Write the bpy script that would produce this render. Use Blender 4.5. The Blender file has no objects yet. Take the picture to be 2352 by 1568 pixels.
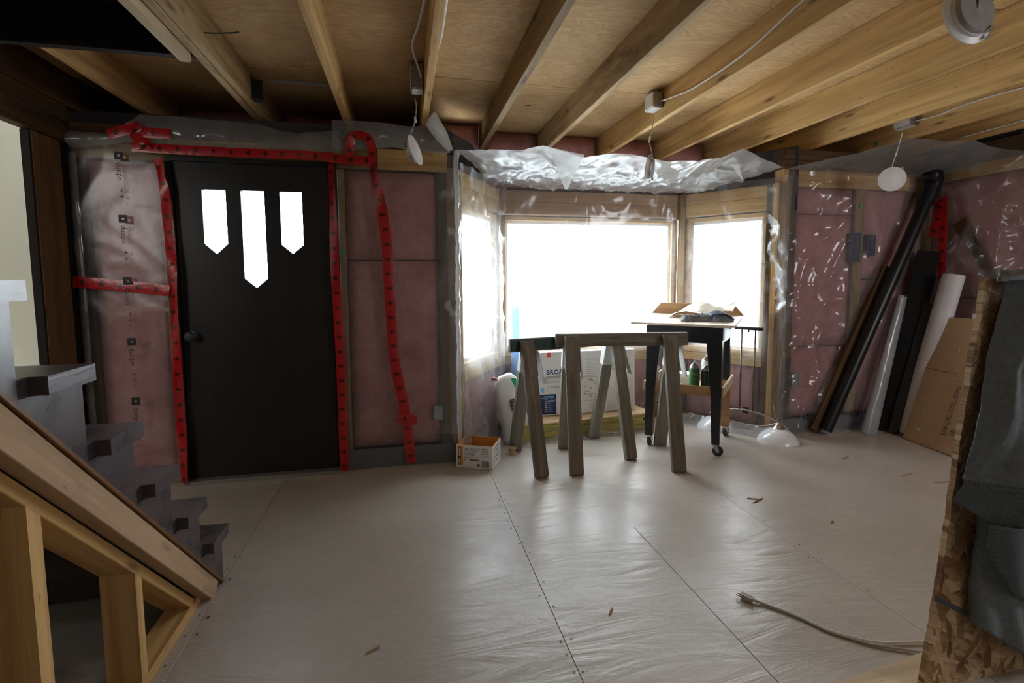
import bpy, bmesh, math, random
from mathutils import Matrix, Vector, noise
from math import sin, cos, pi, radians, atan2, hypot

random.seed(7)
sc = bpy.context.scene
COL = sc.collection
V = Vector
I4 = Matrix.Identity(4)

# ------------------------------------------------------------------ camera
YAW, PIT, ROL, FPX, PPX, PPY = 0.217404757, 0.0856634405, -0.00463759682, 1156.946, 1185.133, 739.477
f_ = V((sin(YAW)*cos(PIT), cos(YAW)*cos(PIT), -sin(PIT)))
r_ = V((cos(YAW), -sin(YAW), 0)); u_ = r_.cross(f_)
r2 = cos(ROL)*r_ + sin(ROL)*u_; u2 = -sin(ROL)*r_ + cos(ROL)*u_
cam_d = bpy.data.cameras.new('camera'); cam = bpy.data.objects.new('camera', cam_d); COL.objects.link(cam)
cam.matrix_world = Matrix(((r2.x, u2.x, -f_.x, 0), (r2.y, u2.y, -f_.y, 0), (r2.z, u2.z, -f_.z, 1.22), (0, 0, 0, 1)))
cam_d.sensor_width = 36; cam_d.lens = FPX/2352*36
cam_d.shift_x = -(PPX-1176)/2352; cam_d.shift_y = -(784-PPY)/2352
cam_d.clip_start = 0.02; cam_d.clip_end = 200
sc.camera = cam

# ------------------------------------------------------------------ world, lights, exposure
wd = bpy.data.worlds.new('overcast_sky'); sc.world = wd; wd.use_nodes = True
bg = wd.node_tree.nodes['Background']; bg.inputs[0].default_value = (0.93, 0.97, 1.0, 1); bg.inputs[1].default_value = 19.0

def area(name, loc, target, sx, sy, power, col=(1, 1, 1), portal=False):
    l = bpy.data.lights.new(name, 'AREA'); l.shape = 'RECTANGLE'; l.size = sx; l.size_y = sy
    l.energy = power; l.color = col
    if portal: l.cycles.is_portal = True
    o = bpy.data.objects.new(name, l); COL.objects.link(o)
    d = (V(target)-V(loc)).normalized()
    o.matrix_world = Matrix.Translation(loc) @ d.to_track_quat('-Z', 'Y').to_matrix().to_4x4()
    return o
area('portal_back', (1.54, 4.16, 1.16), (1.54, 3, 1.16), 1.55, 1.1, 1, portal=True)
area('portal_right', (2.66, 3.78, 1.16), (2.66-.8247, 3.78-.5656, 1.16), 0.7, 1.1, 1, portal=True)
area('portal_left', (0.42, 3.78, 1.16), (0.42+.849, 3.78-.528, 1.16), 0.7, 1.1, 1, portal=True)
area('portal_door', (-0.87, 3.45, 1.5), (-0.87, 3, 1.5), 0.6, 0.6, 1, portal=True)
area('rear_fill_light', (2.3, -2.35, 1.45), (2.0, 3.0, 1.25), 2.2, 1.3, 9, (1.0, 0.95, 0.88))  # added fill lamp behind the camera; the back wall has no window
area('side_fill_light', (3.7, -0.3, 1.8), (3.2, 3.3, 1.1), 1.2, 0.8, 26, (0.95, 0.97, 1.0))  # unseen fill lamp added to brighten the right part of the front wall
area('next_room_fill', (-2.6, 0.6, 1.9), (-3.4, 2.8, 1.2), 0.9, 0.9, 16, (1.0, 0.97, 0.9))  # added lamp brightening the white wall beyond the left opening

vs = sc.view_settings
sc.display_settings.display_device = 'sRGB'
vs.view_transform = 'Standard'; vs.look = 'None'; vs.gamma = 1; vs.use_curve_mapping = False
vs.exposure = 0.14
sc.cycles.max_bounces = 8; sc.cycles.diffuse_bounces = 5; sc.cycles.glossy_bounces = 4
sc.cycles.transparent_max_bounces = 16; sc.cycles.transmission_bounces = 8
sc.cycles.caustics_reflective = False; sc.cycles.caustics_refractive = False
sc.cycles.use_denoising = True; sc.cycles.sample_clamp_indirect = 6

# ------------------------------------------------------------------ materials
class NT:
    def __init__(s, name):
        s.m = bpy.data.materials.new(name); s.m.use_nodes = True
        s.t = s.m.node_tree; s.n = s.t.nodes; s.n.clear()
        s.out = s.n.new('ShaderNodeOutputMaterial')
    def node(s, typ, **kw):
        n = s.n.new('ShaderNode'+typ)
        for k, v in kw.items(): setattr(n, k, v)
        return n
    def put(s, sock, v):
        if v is None: return
        if isinstance(v, bpy.types.NodeSocket): s.t.links.new(v, sock)
        elif isinstance(v, (tuple, list)):
            sock.default_value = tuple(v)+((1,) if len(v) == 3 and len(sock.default_value) == 4 else ())
        else: sock.default_value = v
    def coords(s, scale=(1, 1, 1), rnd=True, kind='Object'):
        tc = s.node('TexCoord'); o = tc.outputs[kind]
        if rnd:
            oi = s.node('ObjectInfo'); mul = s.node('Math', operation='MULTIPLY')
            s.put(mul.inputs[0], oi.outputs['Random']); mul.inputs[1].default_value = 57.0
            ad = s.node('VectorMath', operation='ADD'); s.put(ad.inputs[0], o); s.put(ad.inputs[1], mul.outputs[0]); o = ad.outputs[0]
        mp = s.node('VectorMath', operation='MULTIPLY'); s.put(mp.inputs[0], o); mp.inputs[1].default_value = scale
        return mp.outputs[0]
    def noise(s, vec, scale=1, detail=4, rough=.6, dist=0):
        n = s.node('TexNoise'); s.put(n.inputs['Vector'], vec); s.put(n.inputs['Scale'], scale)
        s.put(n.inputs['Detail'], detail); s.put(n.inputs['Roughness'], rough); s.put(n.inputs['Distortion'], dist)
        return n.outputs['Fac']
    def voro(s, vec, scale=1, out='Distance', feature='F1'):
        n = s.node('TexVoronoi', feature=feature); s.put(n.inputs['Vector'], vec); s.put(n.inputs['Scale'], scale)
        return n.outputs[out]
    def ramp(s, fac, stops):
        n = s.node('ValToRGB'); s.put(n.inputs[0], fac); e = n.color_ramp.elements
        while len(e) < len(stops): e.new(.5)
        for i, (p, c) in enumerate(stops): e[i].position = p; e[i].color = tuple(c)+(1,) if not isinstance(c, (int, float)) else (c, c, c, 1)
        return n.outputs[0]
    def mix(s, fac, a, b, mode='MIX'):
        n = s.node('MixRGB', blend_type=mode); s.put(n.inputs[0], fac); s.put(n.inputs[1], a); s.put(n.inputs[2], b); return n.outputs[0]
    def math(s, op, a, b=0.0):
        n = s.node('Math', operation=op); s.put(n.inputs[0], a); s.put(n.inputs[1], b); return n.outputs[0]
    def bump(s, h, strength=.3, dist=.01):
        n = s.node('Bump'); s.put(n.inputs['Height'], h); n.inputs['Strength'].default_value = strength; n.inputs['Distance'].default_value = dist
        return n.outputs[0]
    def bsdf(s, col, rough=.6, metal=0, normal=None, spec=.5, coat=0, sub=None):
        b = s.node('BsdfPrincipled'); s.put(b.inputs['Base Color'], col); s.put(b.inputs['Roughness'], rough)
        s.put(b.inputs['Metallic'], metal); s.put(b.inputs['Normal'], normal); s.put(b.inputs['Specular IOR Level'], spec)
        s.put(b.inputs['Coat Weight'], coat)
        s.t.links.new(b.outputs[0], s.out.inputs[0]); return b
    def mixsh(s, fac, a, b):
        n = s.node('MixShader'); s.put(n.inputs[0], fac); s.t.links.new(a, n.inputs[1]); s.t.links.new(b, n.inputs[2]); return n.outputs[0]

def plain(name, col, rough=.5, metal=0, spec=.5, var=.12, scale=14, bump=0):
    t = NT(name); v = t.coords((1, 1, 1)); n = t.noise(v, scale, 5)
    c = t.mix(1.0, col, t.ramp(n, [(.25, 1-var), (.75, 1+var*.6)]), 'MULTIPLY')
    t.bsdf(c, rough, metal, t.bump(n, bump, .004) if bump else None, spec); return t.m

def wood(name, dark, light, rough=.75, grain=26, knots=.5, stain=0.0, staincol=(.03, .025, .02), bump=.15):
    t = NT(name)
    v = t.coords((1.3, grain, grain)); n1 = t.noise(v, 1.0, 6, .62, .6)
    v2 = t.coords((.9, 5, 5)); n2 = t.noise(v2, 1.0, 3, .5)
    c = t.ramp(n1, [(.28, dark), (.68, light)])
    c = t.mix(.55, c, t.ramp(n2, [(.3, (.62, .58, .52)), (.7, (1.12, 1.1, 1.05))]), 'MULTIPLY')
    if knots:
        d = t.voro(t.coords((2.6, 11, 11)), 1.0)
        c = t.mix(t.ramp(d, [(.05, knots), (.16, 0.0)]), c, tuple(x*.25 for x in dark))
    if knots:
        d2 = t.voro(t.coords((6, 30, 30)), 1.0)
        c = t.mix(t.ramp(d2, [(.04, knots*.8), (.10, 0.0)]), c, tuple(x*.3 for x in dark))
    if stain:
        s = t.noise(t.coords((2.2, 9, 9)), 1.0, 6, .7)
        c = t.mix(t.ramp(s, [(.60-.1*stain, 0.0), (.74, stain)]), c, staincol)
    t.bsdf(c, rough, 0, t.bump(n1, bump, .004), .3); return t.m

M = {}
M['lumber'] = wood('lumber', (.40, .225, .08), (.68, .45, .19), knots=.85)
M['lumber_old'] = wood('lumber_old', (.20, .125, .06), (.40, .27, .13), knots=.8, stain=.6)
M['lumber_dark'] = wood('lumber_dark', (.045, .024, .010), (.13, .072, .030), knots=.7, stain=.5)
M['post_wood'] = wood('post_wood', (.11, .058, .022), (.24, .135, .055), knots=.8, stain=.5)
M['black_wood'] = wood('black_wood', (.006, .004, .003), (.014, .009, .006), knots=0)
M['stained_joist'] = wood('stained_joist', (.33, .21, .10), (.58, .42, .22), knots=.7, stain=.9)
M['grey_wood'] = wood('grey_wood', (.13, .118, .10), (.29, .27, .235), knots=.3, stain=.6, staincol=(.03, .03, .03), bump=.4)
M['bare_wood'] = wood('bare_wood', (.33, .19, .10), (.50, .31, .17), knots=.2)
M['stringer_wood'] = wood('stringer_wood', (.33, .215, .125), (.50, .345, .215), knots=.5, stain=.4)
M['pale_wood'] = wood('pale_wood', (.50, .38, .24), (.72, .60, .44), knots=.3)
M['pine_trim'] = wood('pine_trim', (.12, .055, .02), (.22, .10, .035), knots=.3, rough=.4)

def m_plyceil():
    t = NT('ceiling_plywood'); v = t.coords((1.0, 3.4, 1)); w = t.noise(v, 1.2, 3, .5, 1.6)
    rings = t.math('FRACT', t.math('MULTIPLY', w, 16.0))
    c = t.ramp(rings, [(.0, (.48, .305, .145)), (.5, (.58, .40, .205)), (1.0, (.48, .305, .145))])
    c = t.mix(.7, c, t.ramp(t.noise(t.coords((2, 2, 1)), 1.5, 4), [(.3, (.72, .66, .58)), (.72, (1.12, 1.1, 1.06))]), 'MULTIPLY')
    k = t.voro(t.coords((2.3, 4.2, 0)), 1.0)
    c = t.mix(t.ramp(k, [(.03, .9), (.075, 0.0)]), c, (.05, .025, .012))
    t.bsdf(c, .8, 0, t.bump(rings, .12, .003), .25); return t.m
M['ply_ceiling'] = m_plyceil()
def m_floor():
    t = NT('painted_plywood'); v = t.coords((1, 1, 1), rnd=False)
    w = t.noise(t.coords((7.0, 1.6, 1)), 1.4, 4, .55, 1.4)
    rings = t.math('FRACT', t.math('MULTIPLY', w, 13.0))
    c = t.ramp(t.noise(v, 1.6, 5), [(.3, (.46, .415, .37)), (.7, (.56, .515, .465))])
    c = t.mix(.35, c, t.ramp(rings, [(0, (.80, .78, .76)), (.5, (1.05, 1.05, 1.05)), (1, (.80, .78, .76))]), 'MULTIPLY')
    st = t.noise(t.coords((5, 5, 1), rnd=False), 3.2, 8, .75)
    c = t.mix(t.ramp(st, [(.64, 0.0), (.78, .75)]), c, (.22, .15, .10))
    sc_ = t.noise(t.coords((30, 6, 1), rnd=False), 1.6, 3, .6, .8)
    c = t.mix(t.ramp(sc_, [(.70, 0.0), (.76, .45)]), c, (.30, .255, .21))
    r = t.ramp(t.noise(v, 2.4, 5), [(.3, .26), (.7, .44)])
    hb = t.mix(.5, rings, t.noise(t.coords((14, 14, 1), rnd=False), 2, 4))
    t.bsdf(c, r, 0, t.bump(hb, .22, .003), .45); return t.m
M['floor_ply'] = m_floor()
def m_batt():
    t = NT('pink_fibreglass'); v = t.coords((1, 1, 1))
    n = t.noise(v, 5, 8, .72, .5); n2 = t.noise(v, 38, 5, .7)
    c = t.ramp(n, [(.25, (.34, .135, .13)), (.5, (.47, .235, .225)), (.75, (.56, .33, .31))])
    c = t.mix(.35, c, t.ramp(n2, [(.3, (.7, .7, .7)), (.7, (1.1, 1.1, 1.1))]), 'MULTIPLY')
    t.bsdf(c, .95, 0, t.bump(n2, .6, .01), .1); return t.m
M['batt'] = m_batt()
def m_poly(name, haze, trans=(.94, .95, .96), rough=.13, gl=.55):
    t = NT(name)
    tr = t.node('BsdfTransparent'); t.put(tr.inputs[0], trans)
    df = t.node('BsdfDiffuse'); t.put(df.inputs[0], (.82, .85, .88))
    tl = t.node('BsdfTranslucent'); t.put(tl.inputs[0], (.82, .85, .88))
    w = t.mixsh(.45, df.outputs[0], tl.outputs[0])
    n = t.noise(t.coords((1, 1, 1)), 3.0, 4)
    a = t.mixsh(t.math('MULTIPLY', t.ramp(n, [(.3, .7), (.7, 1.25)]), haze), tr.outputs[0], w)
    gs = t.node('BsdfGlossy'); t.put(gs.inputs[0], (.95, .97, 1)); t.put(gs.inputs['Roughness'], rough)
    bn = t.bump(t.noise(t.coords((1, 1, 1)), 12, 3, .5), .12, .01); t.put(gs.inputs['Normal'], bn)
    lw = t.node('LayerWeight'); lw.inputs[0].default_value = .5
    fac = t.math('ADD', t.math('MULTIPLY', t.math('POWER', lw.outputs['Facing'], 3.0), gl), .045)
    o = t.mixsh(fac, a, gs.outputs[0]); t.t.links.new(o, t.out.inputs[0]); return t.m
M['poly'] = m_poly('clear_poly', .10)
M['poly_soft'] = m_poly('soft_poly', .055, (.94, .95, .96), .26, .22)
M['poly_mid'] = m_poly('mid_poly', .15, (.93, .94, .96), .14, .5)
M['poly_haze'] = m_poly('milky_poly', .30, (.9, .92, .94))
M['poly_white'] = m_poly('white_poly', .62, (.9, .92, .94), .2, .7)
M['poly_scrap'] = m_poly('white_scrap', .9, (.9, .92, .94), .2, .6)
M['glass'] = m_poly('window_glass', .012, (.95, .97, .97), .02, .5)
def m_tape():
    t = NT('red_tape'); tc = t.node('TexCoord'); sx = t.node('SeparateXYZ'); t.put(sx.inputs[0], tc.outputs['UV'])
    fx = t.math('SUBTRACT', t.math('FRACT', t.math('MULTIPLY', sx.outputs[0], 11.0)), .5)
    fy = t.math('MULTIPLY', t.math('SUBTRACT', sx.outputs[1], .5), .62)
    dx = t.math('MULTIPLY', fx, 1.45)
    d = t.math('SQRT', t.math('ADD', t.math('MULTIPLY', dx, dx), t.math('MULTIPLY', fy, fy)))
    c = t.mix(t.ramp(d, [(.15, .88), (.20, 0.0)]), t.mix(t.noise(t.coords((1, 1, 1)), 9, 3), (.34, .004, .006), (.48, .012, .012)), (.03, .004, .006))
    t.bsdf(c, .28, 0, t.bump(t.noise(t.coords((1, 1, 1)), 22, 3), .35, .008), .55); return t.m
M['tape'] = m_tape()
def m_osb():
    t = NT('osb'); a = t.coords((1, 1, 1), rnd=False)
    wob = t.node('TexNoise'); t.put(wob.inputs['Vector'], a); wob.inputs['Scale'].default_value = 5
    def layer(rot, sx, sz, seed):
        mp = t.node('Mapping'); mp.inputs['Rotation'].default_value = (0, 0, rot); mp.inputs['Location'].default_value = (seed, seed*.3, seed*.7)
        t.put(mp.inputs[0], t.mix(.03, a, wob.outputs['Color'], 'ADD'))
        ml = t.node('VectorMath', operation='MULTIPLY'); t.put(ml.inputs[0], mp.outputs[0]); ml.inputs[1].default_value = (sx, sz, .01)
        return ml.outputs[0]
    L1 = layer(.5, 13, 50, 1.7); L2 = layer(-.9, 15, 56, 4.2); L3 = layer(1.35, 12, 44, 7.7)
    def cols(L):
        c = t.node('SeparateColor'); t.put(c.inputs[0], t.voro(L, 1, 'Color')); return c.outputs[0], c.outputs[1]
    a1, b1 = cols(L1); a2, b2 = cols(L2); a3, b3 = cols(L3)
    pal = [(.0, (.20, .10, .045)), (.3, (.36, .21, .105)), (.6, (.51, .34, .19)), (1, (.64, .48, .30))]
    c = t.ramp(a1, pal); c = t.mix(t.ramp(b2, [(.5, 0), (.52, 1)]), c, t.ramp(a2, pal)); c = t.mix(t.ramp(b3, [(.62, 0), (.64, 1)]), c, t.ramp(a3, pal))
    e = t.voro(L1, 1, 'Distance', 'DISTANCE_TO_EDGE')
    g = t.noise(layer(.4, 6, 120, 2), 1, 3)
    c = t.mix(.45, c, t.ramp(g, [(.3, (.6, .6, .6)), (.7, (1.15, 1.15, 1.15))]), 'MULTIPLY')
    c = t.mix(t.ramp(e, [(.0, .35), (.05, 0.0)]), c, (.06, .03, .012))
    t.bsdf(c, .7, 0, t.bump(t.mix(.5, a1, a2), .5, .006), .3); return t.m
M['osb'] = m_osb()
def m_fabric():
    t = NT('grey_fleece'); v = t.coords((1, 1, 1), rnd=False); n = t.noise(v, 60, 4, .7); n2 = t.noise(t.coords((240, 240, 30), rnd=False), 1, 2)
    c = t.ramp(n, [(.3, (.14, .16, .17)), (.7, (.215, .24, .255))])
    t.bsdf(c, .95, 0, t.bump(t.mix(.5, n, n2), .45, .003), .1); return t.m
M['fleece'] = m_fabric()
def m_rib():
    t = NT('grey_rib_knit'); v = t.coords((1, 1, 1), rnd=False); sx = t.node('SeparateXYZ'); t.put(sx.inputs[0], v)
    w = t.math('SINE', t.math('MULTIPLY', t.math('ADD', sx.outputs[0], t.math('MULTIPLY', sx.outputs[2], .35)), 2300.0))
    c = t.ramp(w, [(.0, (.115, .13, .14)), (1, (.18, .20, .21))])
    t.bsdf(c, .95, 0, t.bump(w, .5, .002), .1); return t.m
M['rib'] = m_rib()
def m_stair():
    t = NT('stair_paint'); v = t.coords((1, 1, 1)); n = t.noise(v, 6, 6, .65)
    c = t.ramp(n, [(.3, (.050, .037, .040)), (.7, (.088, .068, .073))])
    s = t.noise(t.coords((9, 9, 9)), 9, 3, .5); c = t.mix(t.ramp(s, [(.70, 0), (.76, .5)]), c, (.42, .42, .44))
    t.bsdf(c, t.ramp(n, [(.3, .24), (.7, .34)]), 0, t.bump(t.noise(t.coords((40, 4, 40)), 2, 4), .15, .003), .6); return t.m
M['stair'] = m_stair()
def m_door():
    t = NT('dark_door'); n = t.noise(t.coords((40, 40, 1.5)), 1, 5); c = t.ramp(n, [(.3, (.009, .0065, .005)), (.7, (.017, .0125, .0105))])
    t.bsdf(c, .45, 0, t.bump(n, .1, .003), .4); return t.m
M['door'] = m_door()
def m_pack():
    t = NT('yellow_wrap'); n = t.noise(t.coords((1, 4, 14)), 1.6, 4, .5, .4)
    c = t.ramp(n, [(.35, (.20, .165, .05)), (.5, (.46, .40, .08)), (.62, (.30, .25, .09)), (.75, (.38, .33, .20))])
    t.bsdf(c, .35, 0, t.bump(n, .3, .01)); return t.m
M['yellow'] = m_pack()
M['kraft'] = plain('kraft_card', (.50, .335, .20), .8, var=.1, scale=8)
M['kraft_light'] = plain('kraft_light', (.62, .44, .27), .8)
M['kraft_orange'] = plain('box_inside', (.55, .26, .06), .8)
M['white_card'] = plain('white_card', (.78, .78, .80), .5, var=.04)
M['white_paper'] = plain('white_paper', (.82, .80, .74), .6, var=.06)
M['cream_plastic'] = plain('cream_plastic', (.62, .57, .45), .3, var=.12, bump=.2)
M['navy'] = plain('navy_print', (.015, .03, .13), .5, var=.05)
M['skyblue'] = plain('sky_blue_print', (.25, .52, .85), .5, var=.05)
M['orange'] = plain('orange_print', (.70, .27, .04), .5, var=.08)
M['redprint'] = plain('red_print', (.75, .06, .03), .5, var=.05)
M['ink'] = plain('ink', (.012, .011, .012), .6, var=.05)
M['ink_grey'] = plain('grey_ink', (.10, .10, .11), .6, var=.05)
M['ink_purple'] = plain('purple_ink', (.085, .07, .12), .6, var=.1)
M['grey_print'] = plain('grey_print', (.42, .41, .40), .6, var=.05)
M['light_print'] = plain('light_print', (.70, .70, .70), .6, var=.05)
M['black_paint'] = plain('black_paint', (.014, .016, .018), .35, var=.2, bump=.05)
M['black_pipe'] = plain('black_pipe', (.006, .007, .009), .34, var=.1, spec=.4)
M['black_plank'] = plain('black_plank', (.006, .0065, .007), .6, var=.2, spec=.2)
M['rubber'] = plain('rubber', (.03, .03, .03), .5)
M['steel'] = plain('steel', (.55, .55, .56), .35, 1, var=.1)
M['galv'] = plain('galvanised', (.42, .44, .46), .45, .9, var=.2, scale=30)
M['bronze'] = plain('bronze', (.16, .14, .125), .35, .8, var=.1)
M['brushed'] = plain('brushed_nickel', (.55, .50, .43), .35, .9, var=.1)
M['dark_metal'] = plain('dark_metal', (.05, .055, .06), .5, .5)
M['blue_box'] = plain('dark_blue_plastic', (.02, .035, .07), .5)
M['white_plastic'] = plain('white_plastic', (.74, .74, .75), .35, var=.03)
M['cable'] = plain('white_cable', (.76, .76, .76), .4, var=.04)
M['grey_cord'] = plain('grey_cord', (.45, .41, .38), .4, var=.06)
M['white_wall'] = plain('white_wall', (.60, .58, .50), .85, var=.02)
M['green_can'] = plain('green_can', (.03, .20, .07), .35, var=.1)
M['dark_green'] = plain('dark_green', (.012, .055, .03), .4, var=.1)
M['green'] = plain('green_print', (.02, .36, .16), .5, var=.1)
M['green_paint'] = plain('green_paint', (.008, .05, .035), .5, var=.3)
M['paint_white'] = plain('chipped_white_paint', (.66, .68, .66), .5, var=.25, scale=40, bump=.6)
M['bag'] = plain('white_bag', (.70, .69, .67), .4, var=.06, bump=.15)
M['redtie'] = plain('red_tie', (.45, .10, .06), .5, var=.3)
M['grey_pile'] = plain('grey_pile', (.20, .20, .20), .9, var=.6, scale=70, bump=.8)
M['blue_pile'] = plain('blue_strands', (.17, .20, .25), .6, var=.5, scale=50)
M['frost'] = m_poly('frosted_foam', .80, (.9, .9, .92), .25, .4)
M['frost_grey'] = m_poly('frosted_grey', .50, (.75, .76, .80), .18, .5)
M['blue_film'] = m_poly('pale_blue_film', .30, (.62, .82, 1.0), .15, .5)
M['foam_white'] = plain('white_foam', (.66, .64, .68), .6, var=.05, bump=.1)
M['plywood_edge'] = plain('table_plywood', (.66, .55, .42), .4, var=.06)
M['sheathing'] = plain('sheathing', (.055, .05, .048), .85)
M['grey_lap'] = plain('grey_lap', (.12, .12, .122), .5, var=.15)
M['ground'] = plain('ground', (.62, .63, .62), .9)
M['shade_glass'] = plain('shade_glass', (.80, .83, .85), .18, var=.03)
M['threshold'] = plain('threshold_metal', (.30, .29, .27), .45, .5)
M['room_wall'] = plain('rear_wall', (.50, .44, .36), .9)

# ------------------------------------------------------------------ builders
W = {}
def link(o, mat4, parent):
    COL.objects.link(o)
    if parent is not None:
        o.parent = parent; o.matrix_basis = W[parent].inverted() @ mat4
    else: o.matrix_basis = mat4
    W[o] = mat4.copy(); return o
def tag(o, label=None, cat=None, group=None, kind=None):
    if label: o['label'] = label
    if cat: o['category'] = cat
    if group: o['group'] = group
    if kind: o['kind'] = kind
    return o
def thing(name, label, cat, loc=(0, 0, 0), rz=0, group=None):
    o = bpy.data.objects.new(name, None); o.empty_display_size = .05
    link(o, Matrix.Translation(loc) @ Matrix.Rotation(rz, 4, 'Z'), None); return tag(o, label, cat, group)
def obj(name, me, mat4=I4, parent=None):
    return link(bpy.data.objects.new(name, me), mat4, parent)
def mesh(name, verts, faces, mats, smooth=False, idx=None, uvs=None, sharp=0):
    me = bpy.data.meshes.new(name); me.from_pydata([tuple(v) for v in verts], [], faces)
    for m in (mats if isinstance(mats, (list, tuple)) else [mats]): me.materials.append(M[m])
    if idx:
        for p, i in zip(me.polygons, idx): p.material_index = i
    if smooth:
        for p in me.polygons: p.use_smooth = True
        if sharp: me.set_sharp_from_angle(angle=radians(sharp))
    if uvs:
        ul = me.uv_layers.new()
        for l in me.loops: ul.data[l.index].uv = uvs[l.vertex_index]
    me.update(); return me
def from_bm(name, bm, mats, smooth=False):
    bmesh.ops.recalc_face_normals(bm, faces=bm.faces)
    me = bpy.data.meshes.new(name); bm.to_mesh(me); bm.free()
    for m in (mats if isinstance(mats, (list, tuple)) else [mats]): me.materials.append(M[m])
    if smooth:
        for p in me.polygons: p.use_smooth = True
    return me
def bm_box(bm, size, mat4=I4, bevel=0.0):
    r = bmesh.ops.create_cube(bm, size=1); vs_ = r['verts']
    bmesh.ops.scale(bm, vec=size, verts=vs_)
    if bevel:
        es = list({e for v in vs_ for e in v.link_edges})
        rr = bmesh.ops.bevel(bm, geom=es, offset=bevel, segments=1, affect='EDGES'); vs_ = list({v for f in rr['faces'] for v in f.verts} | {v for v in vs_ if v.is_valid})
    bmesh.ops.transform(bm, matrix=mat4, verts=vs_)
def T(x, y, z, rz=0, rx=0, ry=0):
    return Matrix.Translation((x, y, z)) @ Matrix.Rotation(rz, 4, 'Z') @ Matrix.Rotation(ry, 4, 'Y') @ Matrix.Rotation(rx, 4, 'X')
def box(name, size, mat, mat4=I4, parent=None, bevel=.002):
    bm = bmesh.new(); bm_box(bm, size, I4, min(bevel, min(size)*.3)); return obj(name, from_bm(name, bm, mat), mat4, parent)
def frame(p0, p1, up):
    x = (V(p1)-V(p0)); L = x.length; x.normalize(); z = V(up)-x*V(up).dot(x); z.normalize(); y = z.cross(x)
    m = Matrix((x, y, z)).transposed().to_4x4(); m.translation = (V(p0)+V(p1))/2; return m, L
def bar(name, p0, p1, w, t, mat, parent=None, up=(0, 0, 1), bevel=.002):
    """board from p0 to p1; w across, t along `up`; grain runs along local X"""
    m, L = frame(p0, p1, up); return box(name, (L, w, t), mat, m, parent, bevel)
def board(name, x0, x1, y0, y1, z0, z1, mat, parent=None, bevel=.002):
    """axis-aligned board given by its extents, its local X along the longest side"""
    s = [x1-x0, y1-y0, z1-z0]; k = s.index(max(s)); c = V(((x0+x1)/2, (y0+y1)/2, (z0+z1)/2))
    if k == 0: return box(name, s, mat, Matrix.Translation(c), parent, bevel)
    if k == 1: return box(name, (s[1], s[0], s[2]), mat, Matrix.Translation(c) @ Matrix.Rotation(pi/2, 4, 'Z'), parent, bevel)
    return box(name, (s[2], s[1], s[0]), mat, Matrix.Translation(c) @ Matrix.Rotation(-pi/2, 4, 'Y'), parent, bevel)
def prism(name, poly, depth, mat, mat4=I4, parent=None, smooth=False):
    """poly in local XY, extruded along local Z from 0 to depth"""
    bm = bmesh.new(); vs_ = [bm.verts.new((x, y, 0)) for x, y in poly]; f = bm.faces.new(vs_)
    r = bmesh.ops.extrude_face_region(bm, geom=[f]); bmesh.ops.translate(bm, vec=(0, 0, depth), verts=[g for g in r['geom'] if isinstance(g, bmesh.types.BMVert)])
    return obj(name, from_bm(name, bm, mat, smooth), mat4, parent)
def lathe_me(name, prof, mats, n=28, smooth=True):
    vs_, fs = [], []
    for r, z in prof:
        for i in range(n): a = 2*pi*i/n; vs_.append((r*cos(a), r*sin(a), z))
    for j in range(len(prof)-1):
        for i in range(n): k = (i+1) % n; fs.append((j*n+i, j*n+k, (j+1)*n+k, (j+1)*n+i))
    if prof[0][0] > 1e-5: fs.append(tuple(range(n))[::-1])
    if prof[-1][0] > 1e-5: fs.append(tuple((len(prof)-1)*n+i for i in range(n)))
    return mesh(name, vs_, fs, mats, smooth, sharp=38)
def lathe(name, prof, mat, mat4=I4, parent=None, n=28): return obj(name, lathe_me(name, prof, mat, n), mat4, parent)
def smooth_path(pts, k=6):
    P = [V(p) for p in pts]; P = [P[0]*2-P[1]]+P+[P[-1]*2-P[-2]]; out = []
    for i in range(1, len(P)-2):
        a, b, c, d = P[i-1:i+3]
        for j in range(k):
            t = j/k; out.append(.5*((2*b)+(c-a)*t+(2*a-5*b+4*c-d)*t*t+(3*b-a-3*c+d)*t**3))
    out.append(P[-2]); return out
def tube(name, pts, r, mat, parent=None, k=6, n=8, flat=1.0):
    P = smooth_path(pts, k) if k > 1 else [V(p) for p in pts]
    vs_, fs = [], []; ref = V((0, 0, 1))
    for i, p in enumerate(P):
        d = (P[min(i+1, len(P)-1)]-P[max(i-1, 0)]).normalized()
        a = ref-d*ref.dot(d)
        if a.length < .05: a = V((1, 0, 0))-d*d.x
        a.normalize(); b = d.cross(a)
        for j in range(n): t = 2*pi*j/n; vs_.append(p+a*(r*flat*cos(t))+b*(r*sin(t)))
    for i in range(len(P)-1):
        for j in range(n): k2 = (j+1) % n; fs.append((i*n+j, i*n+k2, (i+1)*n+k2, (i+1)*n+j))
    fs.append(tuple(range(n))[::-1]); fs.append(tuple((len(P)-1)*n+j for j in range(n)))
    base = P[0]; me = mesh(name, [v-base for v in vs_], fs, mat, True)
    return obj(name, me, Matrix.Translation(base), parent)
def text(body, size, mat4, mat, parent, name='lettering', align='LEFT', squash=1.0, thick=0.0004, bold=0.0):
    c = bpy.data.curves.new(name, 'FONT'); c.body = body; c.size = size; c.align_x = align; c.extrude = thick; c.offset = bold; c.resolution_u = 2
    o = bpy.data.objects.new(name, c); COL.objects.link(o); me = bpy.data.meshes.new_from_object(o)
    bpy.data.objects.remove(o); bpy.data.curves.remove(c)
    me.materials.clear(); me.materials.append(M[mat]); me.name = name
    return obj(name, me, mat4 @ Matrix.Diagonal((squash, 1, 1, 1)), parent)
def axes(o, x, y):
    x = V(x).normalized(); z = x.cross(V(y)).normalized(); y = z.cross(x); m = Matrix((x, y, z)).transposed().to_4x4(); m.translation = o; return m
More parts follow.
